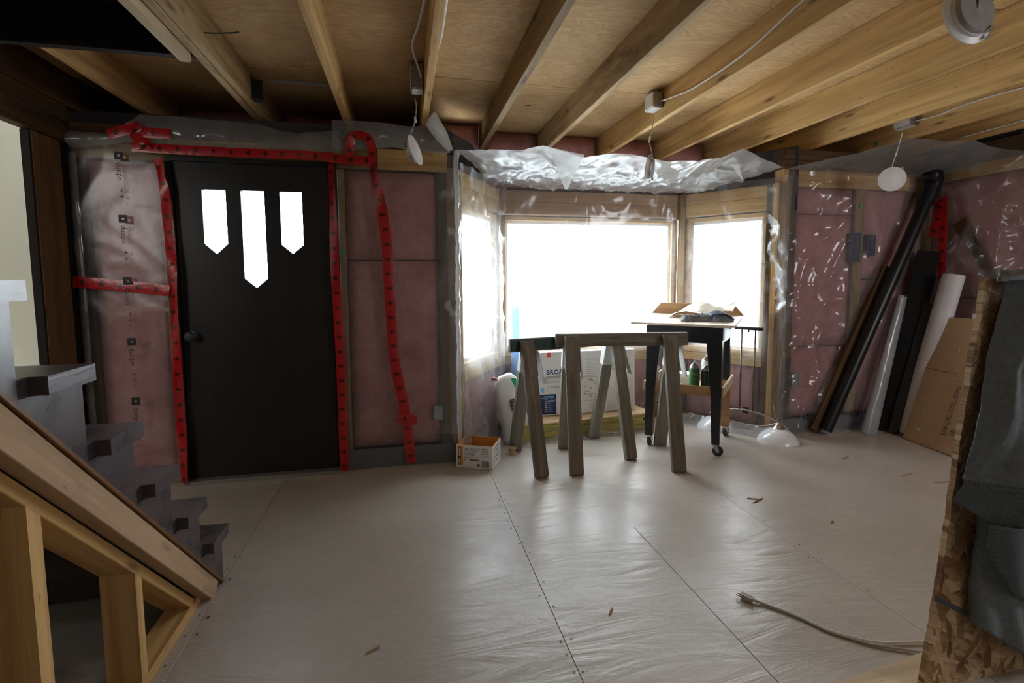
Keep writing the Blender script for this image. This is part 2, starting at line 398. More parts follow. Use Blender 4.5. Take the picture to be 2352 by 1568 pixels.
def ns(x, y, z, s): return noise.noise(V((x*s, y*s, z*s)))
def ridge(x, y, z, s): return 1-abs(noise.noise(V((x*s, y*s, z*s))))*2
def crinkle(x, y, z, amp, s):
    """folds and creases of loose plastic film"""
    wx = x+.12*ns(x, y, z+9, 2.2); wz = z+.12*ns(x+5, y, z, 2.2)
    a = ns(wx*1.0, y, wz*.55, s*.5)*1.1
    b = max(0, ridge(wx*1.2, y+3, wz*.8, s*.8))**3
    c = max(0, ridge(wx*.8+4, y, wz*1.6, s*1.7))**4*.45
    return amp*(a+b+c-.5)
def sheet(name, P, nu, nv, mat, parent=None, amp=.01, s=5.0, normal=None, thick=0, fall=None):
    """grid from P(u,v) -> Vector, displaced along `normal` by crease noise"""
    vs_, fs, uv = [], [], []
    for j in range(nv+1):
        for i in range(nu+1):
            u, v = i/nu, j/nv; p = V(P(u, v))
            if amp:
                k = amp*(fall(u, v) if fall else 1)
                p = p+V(normal)*crinkle(p.x, p.y, p.z, k, s)
            vs_.append(p); uv.append((u, v))
    for j in range(nv):
        for i in range(nu): a = j*(nu+1)+i; fs.append((a, a+1, a+nu+2, a+nu+1))
    c = sum((v for v in vs_), V())/len(vs_)
    return obj(name, mesh(name, [v-c for v in vs_], fs, mat, True, None, uv), Matrix.Translation(c), parent)
def lerp(tab, x):
    if x <= tab[0][0]: return tab[0][1]
    for (a, b), (c, d) in zip(tab, tab[1:]):
        if x <= c: return b+(d-b)*(x-a)/(c-a)
    return tab[-1][1]
def batt(name, x0, x1, z0, z1, y, parent, mat4=I4, depth=.08, bulge=.02):
    """pillowy insulation panel in the XZ plane, its face towards -Y"""
    nx, nz = max(3, int((x1-x0)/.06)), max(3, int((z1-z0)/.08)); vs_, fs = [], []
    for j in range(nz+1):
        for i in range(nx+1):
            u, v = i/nx, j/nz; e = min(1, min(u, 1-u)*6)*min(1, min(v, 1-v)*8)
            x = x0+(x1-x0)*u; z = z0+(z1-z0)*v
            vs_.append((x, y+.02-bulge*(e**.5)-.016*e*ns(x, mat4.translation.x, z, 7), z))
    n1 = len(vs_)
    for j in range(nz):
        for i in range(nx): a = j*(nx+1)+i; fs.append((a, a+1, a+nx+2, a+nx+1))
    rim = [i for i in range(nx+1)]+[(j+1)*(nx+1)-1 for j in range(1, nz+1)]+[nz*(nx+1)+i for i in range(nx-1, -1, -1)]+[j*(nx+1) for j in range(nz-1, 0, -1)]
    for k in rim: vs_.append((vs_[k][0], y+depth, vs_[k][2]))
    for k in range(len(rim)): q = (k+1) % len(rim); fs.append((rim[k], n1+k, n1+q, rim[q]))
    fs.append(tuple(n1+k for k in range(len(rim))))
    c = V(((x0+x1)/2, y, (z0+z1)/2))
    return obj(name, mesh(name, [V(p)-c for p in vs_], fs, 'batt', True), mat4 @ Matrix.Translation(c), parent)
def boxes_me(name, lst, mats):
    bm = bmesh.new()
    for (x0, x1, y0, y1, z0, z1) in lst: bm_box(bm, (x1-x0, y1-y0, z1-z0), Matrix.Translation(((x0+x1)/2, (y0+y1)/2, (z0+z1)/2)))
    return from_bm(name, bm, mats)

# ================================================================== SETTING
XL, XR, YB = -1.80, 4.12, -2.5
YF = 3.33           # face of the framing of the front wall
CZ = 2.357          # underside of the ceiling plywood
JZ = 2.187          # underside of the joists
outside = tag(obj('ground', mesh('ground', [(-40, 3.6, -.6), (40, 3.6, -.6), (40, 80, -.6), (-40, 80, -.6)], [(0, 1, 2, 3)], 'ground')), kind='structure')

# ---- floor
floor = tag(obj('floor', boxes_me('floor', [(-4.2, XR+.1, YB, 4.1, -.10, -.020)], 'sheathing')), kind='structure')
g = .0008
xs = [-3.18, -1.965, -.745, .503, 1.722, 2.945, 4.2]
for i in range(len(xs)-1):
    ys = [-2.5, -1.8, .66, 3.185, 4.1] if i % 2 else [-2.5, -1.3, 1.14, 3.58, 4.1]
    if i == 3: ys = [-2.5, -1.8, .66, 3.19, 4.1]
    if i == 2: ys = [-2.5, -1.2, .9, 3.34]
    for a, b in zip(ys, ys[1:]):
        cx, cy = (xs[i]+xs[i+1])/2, (a+b)/2
        sh = box('plywood_sheet', (b-a-2*g, xs[i+1]-xs[i]-2*g, .02), 'floor_ply', T(cx, cy, -.01+random.uniform(-.0005, .0005), pi/2), floor, .0007)
# tongue line inside one sheet and nail heads along the seams
board('seam_line', 1.075, 1.079, 1.2, 2.2, -.0005, .0006, 'ink_grey', floor, .0001)
nl, fl = [], []
for X in (-.745, .503, 1.722, 2.945):
    for k in range(30):
        for dx in (-.018, .018):
            if random.random() < .35: continue
            y = .9+k*.08+random.uniform(-.02, .02); x = X+dx+random.uniform(-.006, .006); b = len(nl); r = random.uniform(.003, .0055)
            nl += [(x+r*cos(t*pi/3), y+r*sin(t*pi/3), .0016) for t in range(6)]; fl.append(tuple(range(b, b+6)))
nh = obj('nail_heads', mesh('nail_heads', nl, fl, 'ink_grey'), I4, floor); nh['kind'] = 'stuff'

# ---- ceiling: subfloor plywood above, joists below
ceil = tag(obj('ceiling', boxes_me('ceiling', [(-.86, XR+.1, YB, 4.1, CZ+.019, CZ+.08), (XL-.1, -.86, 2.515, 4.1, CZ+.019, CZ+.08), (XL-.1, -.86, YB, -.6, CZ+.019, CZ+.08)], 'sheathing')), kind='structure')
for j, (ya, yb) in enumerate(((-2.5, -1.9), (-1.9, -.68), (-.68, .54), (.54, 1.76), (1.76, 2.98), (2.98, 4.05))):
    cuts = [-.86, .592, 3.029, 4.2] if j % 2 else [-.86, 2.069, 4.2]
    if ya > 2.4: cuts = [-1.85]+cuts[1:]
    for a, b in zip(cuts, cuts[1:]):
        box('plywood_sheet', (b-a-.004, yb-ya-.004, .017), 'ply_ceiling', T((a+b)/2, (ya+yb)/2, CZ+.0085), ceil, .001)
box('plywood_sheet', (.95, .46, .017), 'ply_ceiling', T(-1.335, 2.75, CZ+.0085), ceil, .001)
JX = [-.343, .127, .573, 1.05, 1.555, 2.05, 2.52, 3.01, 3.48, 3.95]
jm = ['lumber', 'lumber', 'lumber_old', 'stained_joist', 'lumber', 'lumber', 'lumber', 'lumber', 'lumber', 'lumber']
for x, m in zip(JX, jm): board('joist', x, x+.038, YB, 3.99, JZ, CZ-.001, m, ceil, .002)
board('joist', -1.46, -1.422, 2.56, 3.99, JZ, CZ-.001, 'lumber', ceil)
board('joist', -.866, -.828, YB, 3.99, JZ, CZ-.001, 'stained_joist', ceil); board('joist', -.826, -.79, YB, 3.99, JZ+.004, CZ-.001, 'stained_joist', ceil)
board('rim_joist', XL, XR, 3.995, 4.035, JZ-.16, CZ, 'lumber_dark', ceil)
board('header_joist', XL, -.868, 2.515, 2.555, JZ, CZ+.06, 'black_wood', ceil)
board('joist', XL-.04, XL+.02, 2.56, 3.99, JZ-.01, CZ-.001, 'lumber_dark', ceil)
bx = [-1.75, -1.42, -.79, -.305, .165, .611, 1.088, 1.593, 2.088, 2.558, 3.048, 3.518, 3.99]
bx2 = [-1.47, -.868, -.345, .125, .571, 1.048, 1.553, 2.048, 2.518, 3.008, 3.478, 3.948, 4.1]
for a, b in zip(bx, bx2): batt('insulation_batt', a+.01, b-.01, 2.13 if .2 < a < 2.8 else 2.14, CZ-.004, 3.93 if .2 < a < 2.8 else 3.78, ceil, depth=.06, bulge=.05)
board('ledger_board', .30, 2.86, 3.88, 3.92, 1.99, 2.11, 'lumber_dark', ceil)
# metal strap under the plywood and bits nailed to the doubled joist
board('nailing_strap', -.735, -.40, 3.19, 3.225, CZ-.012, CZ-.002, 'grey_print', ceil, .0005)
hb = obj('joist_hanger', boxes_me('joist_hanger', [(-.79, -.786, 3.08, 3.14, JZ+.02, JZ+.14), (-.79, -.745, 3.135, 3.14, JZ+.02, JZ+.14), (-.79, -.745, 3.08, 3.14, JZ+.018, JZ+.022)], 'dark_metal'), I4, ceil)
board('wood_cleat', -.915, -.872, 1.4, 2.50, JZ-.035, JZ+.06, 'pale_wood', ceil)
tube('bent_nail', [(-.79, 2.42, JZ+.06), (-.75, 2.43, JZ+.065), (-.70, 2.47, JZ+.09), (-.675, 2.49, JZ+.105)], .003, 'dark_metal', ceil)
# stairwell shaft above the opening, its unlit dark put into the black colour
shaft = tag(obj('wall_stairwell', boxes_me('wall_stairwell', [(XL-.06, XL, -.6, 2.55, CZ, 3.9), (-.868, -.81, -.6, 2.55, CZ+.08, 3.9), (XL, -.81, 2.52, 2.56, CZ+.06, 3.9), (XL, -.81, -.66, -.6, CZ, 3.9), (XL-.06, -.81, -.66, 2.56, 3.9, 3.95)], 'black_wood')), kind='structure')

# ---- front wall, left of the bay (door) and right of the bay
OUT0, OUT1 = 3.425, 3.45
wf = tag(obj('wall_front', boxes_me('wall_front', [(-2.0, -1.33, OUT0, OUT1, 0, JZ), (-.38, .33, OUT0, OUT1, 0, JZ), (-1.33, -.38, OUT0, OUT1, 1.93, JZ), (2.80, 4.25, OUT0, OUT1, 0, JZ), (-2.0, .31, 3.45, 4.03, JZ-.03, JZ-.005), (2.82, 4.25, 3.45, 4.03, JZ-.03, JZ-.005)], 'sheathing')), kind='structure')
def st(x0, x1, z0, z1, m='lumber_old', nm='stud', y0=YF, y1=OUT0-.002): return board(nm, x0, x1, y0, y1, z0, z1, m, wf)
st(-1.79, -1.735, .04, 1.90, 'lumber_dark'); st(-1.36, -1.32, .04, 1.90); st(-.385, -.35, .04, 1.90); st(.222, .327, .04, 2.03, 'lumber_dark')
st(-1.79, .22, 1.905, 2.03, 'lumber_old', 'header_board'); st(-1.79, .33, 2.03, 2.10, 'lumber_dark', 'top_plate')
st(-1.79, -1.32, 0, .04, 'lumber_old', 'sill_plate'); st(-.385, .33, 0, .04, 'lumber_old', 'sill_plate')
board('header_board', -.145, .285, YF-.012, YF-.001, 1.903, 2.03, 'lumber', wf)
batt('insulation_batt', -1.725, -1.365, .045, 1.895, YF+.01, wf); batt('insulation_batt', -.345, .218, 1.345, 1.895, YF+.01, wf); batt('insulation_batt', -.345, .218, .13, 1.338, YF+.008, wf, bulge=.026)
board('floor_lap', -.40, .33, YF-.02, YF-.002, 0, .125, 'grey_lap', wf)
st(2.795, 2.84, .04, 2.03, 'lumber'); st(2.842, 2.925, .04, 2.03, 'lumber_dark'); st(3.455, 3.545, .04, 1.90, 'lumber_old'); st(4.06, 4.11, .04, 1.90)
st(2.93, 4.11, 1.905, 2.03, 'lumber', 'header_board'); st(2.80, 4.11, 2.03, 2.10, 'lumber_dark', 'top_plate'); st(2.80, 4.11, 2.102, 2.18, 'lumber_dark', 'top_plate'); st(2.80, 4.11, 0, .04, 'lumber_old', 'sill_plate')
batt('insulation_batt', 2.93, 3.45, .68, 1.70, YF+.008, wf); batt('insulation_batt', 2.93, 3.45, 1.71, 1.90, YF+.01, wf); batt('insulation_batt', 2.93, 3.45, .12, .67, YF+.012, wf)
batt('insulation_batt', 3.55, 4.06, .12, 1.2, YF+.01, wf); batt('insulation_batt', 3.55, 4.06, 1.21, 1.90, YF+.008, wf)
board('floor_lap', 2.84, 4.1, YF-.018, YF-.002, 0, .12, 'grey_lap', wf)
def ebox(x, z, w, h, m='blue_box'):
    e = obj('electrical_box', boxes_me('electrical_box', [(-w/2, w/2, -.002, .03, -h/2, h/2), (-w/2-.004, w/2+.004, -.006, -.002, h/2-.006, h/2+.004), (-w/2-.004, w/2+.004, -.006, -.002, -h/2-.004, -h/2+.006), (-w/2-.004, -w/2+.006, -.006, -.002, -h/2, h/2), (w/2-.006, w/2+.004, -.006, -.002, -h/2, h/2), (-.012, .012, -.008, -.002, -h*.3, h*.3)], m), T(x, YF-.022, z), wf)
ebox(3.445, 1.45, .10, .22); ebox(3.595, 1.47, .075, .16); ebox(2.955, .43, .065, .10, 'galv'); ebox(.20, .34, .05, .085, 'galv')

for x_, z_, y_, p_ in ((-.366, 1.386, 3.312, wf), (3.50, 1.768, 3.318, wf)):
    lathe('green_paint_mark', [(0, 0), (.014, 0), (.013, .001), (0, .0012)], 'green', axes((x_, y_, z_), (1, 0, 0), (0, 0, 1)), p_, 9)
lathe('green_paint_mark', [(0, 0), (.016, 0), (.015, .001), (0, .0012)], 'green', axes((3.4795, 3.203, 2.217), (0, -1, 0), (0, 0, 1)), ceil, 9)
# ---- front door
d1 = tag(obj('door_1', boxes_me('door_1', [(-1.325, -1.288, YF-.02, OUT0, 0, 1.93), (-.432, -.388, YF-.02, OUT0, 0, 1.93), (-1.288, -.432, YF-.02, OUT0, 1.905, 1.93)], 'door')), kind='structure')
DY0, DY1 = YF-.012, YF+.03
for a_, b_, c_, d_ in ((-1.29, -1.272, 0, 1.91), (-.448, -.43, 0, 1.91), (-1.29, -.43, 1.893, 1.91)): board('door_stop', a_, b_, YF+.032, OUT0, c_, d_, 'door', d1)
board('door_stop', -1.29, -.43, YF+.032, OUT0, 0, .03, 'door', d1)
def door_leaf():
    bm = bmesh.new(); x0, x1, z0, z1 = -1.283, -.437, .022, 1.902
    zb, zt = 1.372, 1.749
    # vertical strips around three pointed lights
    L = [(-1.142, -1.016, 1.434, 1.374), (-.934, -.806, 1.228, 1.172), (-.720, -.595, 1.432, 1.377)]
    def pr(poly):
        f = bm.faces.new([bm.verts.new((x, DY0, z)) for x, z in poly]); r = bmesh.ops.extrude_face_region(bm, geom=[f])
        bmesh.ops.translate(bm, vec=(0, DY1-DY0, 0), verts=[q for q in r['geom'] if isinstance(q, bmesh.types.BMVert)])
    pr([(x0, zt), (x1, zt), (x1, z1), (x0, z1)])
    zlow = 1.10
    pr([(x0, z0), (x1, z0), (x1, zlow), (x0, zlow)])
    e = [x0]+[(L[0][1]+L[1][0])/2, (L[1][1]+L[2][0])/2]+[x1]
    for k, (a, b, zs, zp) in enumerate(L):
        c = (a+b)/2
        pr([(e[k], zlow), (c, zlow), (c, zp), (a, zs), (a, zt), (e[k], zt)]); pr([(c, zlow), (e[k+1], zlow), (e[k+1], zt), (b, zt), (b, zs), (c, zp)])
    return from_bm('door_leaf', bm, 'door'), L
lm, LT = door_leaf(); leaf = obj('door_leaf', lm, I4, d1)
for a, b, zs, zp in LT:
    prism('window_pane', [(a-.006, 1.755), (a-.006, zs), ((a+b)/2, zp-.006), (b+.006, zs), (b+.006, 1.755)], .004, 'glass', axes((0, YF+.012, 0), (1, 0, 0), (0, 0, 1)), leaf)
lathe('door_knob', [(.0, .0), (.028, .002), (.03, .01), (.012, .016), (.011, .03), (.025, .042), (.03, .055), (.02, .066), (0, .068)], 'dark_metal', axes((-1.232, DY0+.001, .893), (1, 0, 0), (0, 0, 1)) , leaf, 20)
board('threshold', -1.33, -.40, 3.262, 3.345, 0, .02, 'threshold', d1)
board('door_stop', -.4345, -.424, DY0-.02, DY0, .9, 1.1, 'lumber', d1)

# ---- bay: three framed walls with windows
wb = tag(obj('wall_bay', boxes_me('wall_bay', [(.60, 2.52, 4.10, 4.12, 0, .60), (.60, 2.52, 4.10, 4.12, 1.73, 2.2)], 'sheathing')), kind='structure')
def bay(mat4, L, w0, w1, m0, sgn, n):
    """framed wall along local X from 0 to L, inner face at local Y=0 towards -Y"""
    def b(nm, x0, x1, z0, z1, m, y0=0, y1=.088, par=wb):
        o = board(nm, x0, x1, y0, y1, z0, z1, m, None); mm = W[o]; o.parent = par; o.matrix_basis = W[par].inverted() @ mat4 @ mm; W[o] = mat4 @ mm; return o
    b('corner_stud', 0, w0-.022, .04, 1.93, 'lumber_old'); b('corner_stud', w1+.022, L, .04, 1.93, 'lumber_old')
    b('header_board', w0-.02, w1+.02, 1.835, 1.925, 'bare_wood' if n == 1 else 'lumber'); b('header_board', w0-.02, w1+.02, 1.74, 1.833, 'bare_wood' if n == 1 else 'lumber', .008)
    b('sill_board', w0-.02, w1+.02, .52, .585, 'lumber', -.004); b('sill_plate', 0, L, 0, .04, 'lumber_old')
    x = w0
    k = max(1, round((w1-w0)/.5)); dx = (w1-w0)/k
    for i in range(k):
        if i: b('stud', w0+i*dx-.019, w0+i*dx+.019, .04, .52, 'lumber_old')
        o = batt('insulation_batt', w0+i*dx+.02, w0+(i+1)*dx-.02, .05, .515, .012, None); mm = W[o]; o.parent = wb; o.matrix_basis = mat4 @ mm; W[o] = mat4 @ mm
    wn = tag(obj('window_%d' % n, boxes_me('window', [(w0-.018, w0+.012, .02, .10, .62, 1.72), (w1-.012, w1+.018, .02, .10, .62, 1.72), (w0-.018, w1+.018, .02, .10, 1.69, 1.722), (w0-.018, w1+.018, .01, .10, .59, .64)], 'lumber'), mat4), kind='structure')
    obj('sash', boxes_me('sash', [(w0+.012, w0+.034, .055, .085, .64, 1.69), (w1-.034, w1-.012, .055, .085, .64, 1.69), (w0+.03, w1-.03, .055, .085, 1.668, 1.69), (w0+.03, w1-.03, .055, .085, .64, .662)], 'white_plastic'), mat4, wn)
    box('window_pane', (w1-w0-.04, .005, 1.04), 'glass', mat4 @ Matrix.Translation(((w0+w1)/2, .07, 1.165)), wn, .0005)
    return b
bay(T(.765, 4.0, 0), 1.555, .028, 1.525, 0, 0, 1)
mR = axes((2.32, 4.0, 0), (.5656, -.8247, 0), (.8247, .5656, 0)); Lr = .849
bR = bay(mR, Lr, .085, .70, 0, 0, 2)
mL = axes((.33, 3.3, 0), (.528, .849, 0), (-.849, .528, 0)); Ll = .824
bL = bay(mL, Ll, .125, .76, 0, 0, 3)
for mm, L in ((mR, Lr), (mL, Ll)):
    for z0, z1 in ((0, .60), (1.73, 2.2)):
        o = obj('sheathing_panel', boxes_me('sheathing_panel', [(-.03, L+.05, .092, .11, z0, z1)], 'sheathing'), mm, wb)
# extra studs stacked at the right end of the bay
bR('stud', .765, .80, .04, 1.93, 'lumber', -.012, .03); bR('stud', .715, .75, .04, 1.93, 'lumber_dark', -.004, .03)
batt('insulation_batt', .45, 2.7, 1.945, 2.03, 3.96, wb, depth=.03, bulge=.03)
# ---- right wall
wr = tag(obj('wall_right', boxes_me('wall_right', [(XR+.09, XR+.13, YB, 4.06, 0, CZ+.05), (XL-.14, XL-.12, 3.3, 4.06, 0, CZ+.05)], 'sheathing')), kind='structure')
for a, b in ((3.28, 3.33), (2.565, 2.60), (2.05, 2.09), (1.45, 1.49), (.85, .89), (.25, .29)): board('stud', XR, XR+.088, a, b, .04, 1.95, 'lumber_old', wr)
board('header_board', XR-.004, XR+.088, YB, 3.33, 1.955, 2.045, 'lumber', wr); board('top_plate', XR, XR+.088, YB, 3.33, 2.047, JZ, 'lumber_dark', wr); board('sill_plate', XR, XR+.088, YB, 3.33, 0, .04, 'lumber_old', wr)
mW = axes((XR, 0, 0), (0, -1, 0), (1, 0, 0))
for a, b in ((2.61, 3.27), (2.10, 2.555), (1.50, 2.04), (.90, 1.44), (.30, .84)):
    for z0, z1 in ((.05, 1.05), (1.06, 1.95)): batt('insulation_batt', -b, -a, z0, z1, .012, wr, mW)
bar('diagonal_brace', (XR-.012, 3.02, 1.62), (XR-.012, 2.68, 1.0), .07, .02, 'lumber_dark', wr, (1, 0, 0))
bar('diagonal_brace', (XR-.014, 3.04, 1.64), (XR-.014, 2.97, 1.52), .10, .02, 'lumber_dark', wr, (1, 0, 0))

# ---- left wall: dark framing round an opening, white wall in the next room
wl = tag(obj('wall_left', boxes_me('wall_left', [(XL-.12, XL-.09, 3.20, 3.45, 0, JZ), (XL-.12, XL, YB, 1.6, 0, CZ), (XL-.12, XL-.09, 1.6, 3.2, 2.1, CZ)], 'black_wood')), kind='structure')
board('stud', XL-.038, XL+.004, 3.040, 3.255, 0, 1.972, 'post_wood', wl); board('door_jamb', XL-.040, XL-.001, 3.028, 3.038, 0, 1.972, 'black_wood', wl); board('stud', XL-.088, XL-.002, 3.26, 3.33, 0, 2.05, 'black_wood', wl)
board('header_board', XL-.04, XL+.014, 1.6, 3.30, 1.975, 2.075, 'lumber_dark', wl); board('top_plate', XL-.07, XL+.012, 1.6, 3.33, 2.09, JZ-.012, 'lumber_dark', wl)
tag(obj('wall_next_room', boxes_me('wall_next_room', [(-3.42, -3.38, YB, 4.4, 0, 2.6), (-3.4, XL-.12, 4.3, 4.34, 0, 2.6), (-3.4, XL-.12, YB, YB+.04, 0, 2.6), (-3.42, XL-.12, YB, 4.34, 2.56, 2.6)], 'white_wall')), kind='structure').name = 'wall_far'
tag(obj('wall_back', boxes_me('wall_back', [(XL-.1, XR+.1, YB-.05, YB, 0, CZ)], 'room_wall')), kind='structure')

# ================================================================== STAIRCASE AND ITS FRAMING
stair = thing('staircase', 'dark purple-grey painted staircase with open tread ends rising beside the front door', 'staircase', (-1.25, 1.6, 0))
RUN, RISE = .2025, .197
for k in range(1, 9):
    zt = .04+RISE*k; yn = 2.382-RUN*k
    prism('tread', [(-1.75, yn), (-.72, yn), (-.72, yn-.163), (-.757, yn-.163), (-.757, yn-.225), (-1.75, yn-.225)], .04, 'stair', Matrix.Translation((0, 0, zt-.04)), stair)
    board('riser', -1.75, -.772, yn-.03, yn-.012, zt-.04-RISE+(.0 if k == 1 else .04)-(.04 if k == 1 else 0), zt-.041, 'stair', stair)
poly = [(2.190, 0)]
for k in range(1, 9):
    yr = 2.3925-.2035*k; zu = RISE*k
    poly += [(yr, zu), (yr-.2035, zu)]
poly[0] = (2.189, 0)
yt = poly[-1][0]; poly += [(yt, .964+(1.173-yt)*.965-.05), (2.12, 0)]
prism('skirt_board', poly, .018, 'stair', axes((-.771, 0, 0), (0, 1, 0), (0, 0, 1)), stair)
def slope_bar(nm, ya, za, yb, zb, x0, x1, m, th):
    d = V((0, yb-ya, zb-za)).normalized(); up = V((0, -d.z, d.y)); up = up if up.z > 0 else -up
    a = V(((x0+x1)/2, ya, za))-up*th/2; b = V(((x0+x1)/2, yb, zb))-up*th/2
    return bar(nm, a, b, abs(x1-x0), th, m, stair, up)
E1 = .55  # carry the slope on towards the camera
def ext(y0, z0, y1, z1, e): s = (z1-z0)/(y1-y0); return y0-e, z0-s*e
a = ext(1.173, .964, 2.169, .004, E1); slope_bar('slope_trim', a[0], a[1], 2.165, .006, -.768, -.742, 'pine_trim', .012)
a = ext(1.165, .952, 2.15, .003, E1); slope_bar('stringer_board', a[0], a[1], 2.120, .030, -.790, -.748, 'stringer_wood', .072)

sw = thing('stud_wall', 'bare sloping wood framing under the dark stairs with two upright studs', 'stud wall', (-.83, 1.6, 0))
def slab(nm, ya, za, yb, zb, th, x0, x1, m):
    d = V((0, yb-ya, zb-za)).normalized(); up = V((0, -d.z, d.y)); up = up if up.z > 0 else -up
    bar(nm, V(((x0+x1)/2, ya, za))-up*th/2, V(((x0+x1)/2, yb, zb))-up*th/2, x1-x0, th, m, sw, up)
a = ext(1.16, .850, 2.017, .017, E1); slab('sloping_plate', a[0], a[1], 1.985, .047, .032, -.875, -.785, 'lumber')
board('bottom_plate', -.872, -.783, .75, 2.035, 0, .036, 'lumber', sw)
def stud_cut(y0, y1, x0, x1, zt0, zt1):
    bm = bmesh.new(); vs_ = [bm.verts.new(p) for p in ((x0, y0, .037), (x1, y0, .037), (x1, y1, .037), (x0, y1, .037), (x0, y0, zt0), (x1, y0, zt0), (x1, y1, zt1), (x0, y1, zt1))]
    for f in ((0, 1, 2, 3), (4, 5, 6, 7), (0, 1, 5, 4), (1, 2, 6, 5), (2, 3, 7, 6), (3, 0, 4, 7)): bm.faces.new([vs_[i] for i in f])
    c = V(((x0+x1)/2, (y0+y1)/2, .3)); R = Matrix.Translation(c) @ Matrix.Rotation(-pi/2, 4, 'Y')
    bmesh.ops.transform(bm, matrix=R.inverted(), verts=vs_); return obj('stud', from_bm('stud', bm, 'lumber'), R, sw)
stud_cut(1.604, 1.640, -.875, -.785, .374, .339); stud_cut(1.216, 1.256, -.875, -.785, .752, .713); stud_cut(.83, .868, -.875, -.785, 1.127, 1.090)

# ================================================================== PLASTIC SHEETS, TAPE
def tape(pts, w, parent, up=(0, -1, 0), twist=None, k=5):
    P = smooth_path(pts, k); vs_, fs, uv = [], [], []; s = 0
    for i, p in enumerate(P):
        d = (P[min(i+1, len(P)-1)]-P[max(i-1, 0)]).normalized(); n = V(up)
        side = d.cross(n).normalized(); t = i/(len(P)-1); ang = (twist(t) if twist else 0)+.05*sin(i*.7)
        side = (Matrix.Rotation(ang, 3, d) @ side); nn = side.cross(d)
        if i: s += (p-P[i-1]).length
        for j in range(3): vs_.append(p+side*(w*(j/2-.5))+nn*(.004 if j == 1 else 0)); uv.append((s, j/2))
    for i in range(len(P)-1):
        for j in range(2): fs.append((i*3+j, i*3+j+1, i*3+j+4, i*3+j+3))
    c = P[len(P)//2]
    return obj('tape_strip', mesh('tape_strip', [v-c for v in vs_], fs, 'tape', True, None, uv), Matrix.Translation(c), parent)
def xz(pts, y): return [(x, y, z) for x, z in pts]
def print_row(parent, o, xdir, ydir, step, count, size=.05):
    """printed film marking: square emblem, lettering and crosses, repeated"""
    for k in range(count):
        m = axes(V(o)+V(xdir).normalized()*step*k, xdir, ydir)
        s = size
        obj('emblem', mesh('emblem', [(0, 0, 0), (s, 0, 0), (s, s, 0), (0, s, 0), (s*.36, s*.36, 0), (s*.64, s*.36, 0), (s*.64, s*.64, 0), (s*.36, s*.64, 0)], [(0, 1, 5, 4), (1, 2, 6, 5), (2, 3, 7, 6), (3, 0, 4, 7)], 'ink'), m, parent)
        text('duopn', s*.95, m @ Matrix.Translation((s*1.35, s*.18, 0)), 'ink', parent, squash=.95, thick=0)
        for q in (4.6, 5.4): text('+', s*.9, m @ Matrix.Translation((s*q, s*.25, 0)), 'ink', parent, thick=0)
        text('-', s*.9, m @ Matrix.Translation((s*6.3, s*.25, 0)), 'ink_grey', parent, thick=0)

p1 = thing('plastic_sheet', 'clear plastic film with vertical black print over pink insulation left of the door', 'plastic sheet', (-1.55, 3.28, 0))
sheet('film', lambda u, v: (-1.78+.445*u, 3.287, .03+1.95*v), 24, 80, 'poly_soft', p1, .007, 3.0, (0, -1, 0))
sheet('film_edge', lambda u, v: (-1.785+.040*u, 3.292-.012*sin(u*pi), .2+1.72*v), 4, 50, 'poly_haze', p1, .006, 9, (0, -1, 0))
tape(xz([(-1.79, 1.215), (-1.62, 1.198), (-1.45, 1.178), (-1.318, 1.16)], 3.262), .062, p1)
tape(xz([(-1.335, 1.90), (-1.322, 1.80), (-1.310, 1.70), (-1.30, 1.45), (-1.298, 1.20), (-1.302, .93), (-1.304, .60), (-1.302, .31), (-1.302, .012)], 3.262), .05, p1, twist=lambda t: .5*sin(t*14))
print_row(p1, (-1.545, 3.255, 1.93), (0, 0, -1), (1, 0, 0), .345, 5, .043)

p2 = thing('plastic_sheet', 'clear plastic film over pink insulation between the door and the bay window', 'plastic sheet', (-.05, 3.28, 0))
sheet('film', lambda u, v: (-.40+.735*u, 3.290, .0+1.93*v-.0), 36, 80, 'poly_soft', p2, .007, 3.0, (0, -1, 0))
sheet('film_edge', lambda u, v: (.20+.135*u, 3.286, .2+1.80*v), 8, 70, 'poly', p2, .010, 6, (0, -1, 0))
tape(xz([(-.415, 1.91), (-.412, 1.6), (-.412, 1.33), (-.402, .95), (-.396, .6), (-.396, .3), (-.396, .015)], 3.262), .055, p2, twist=lambda t: .9*max(0, 1-t*2.2))
tape(xz([(-.175, 1.93), (-.150, 1.79), (-.132, 1.70), (-.117, 1.60), (-.100, 1.44), (-.093, 1.22), (-.085, .98), (-.074, .73), (-.045, .55), (-.026, .447), (-.003, .289), (.012, .12), (.019, .03)], 3.258), .064, p2, twist=lambda t: .85*max(0, 1-t*3.2))
tape(xz([(-.062, .338), (0, .325), (.060, .313)], 3.254), .06, p2)
text('O', .03, axes((.05, 3.285, .12), (1, 0, 0), (0, 0, 1)), 'ink_grey', p2, thick=0)

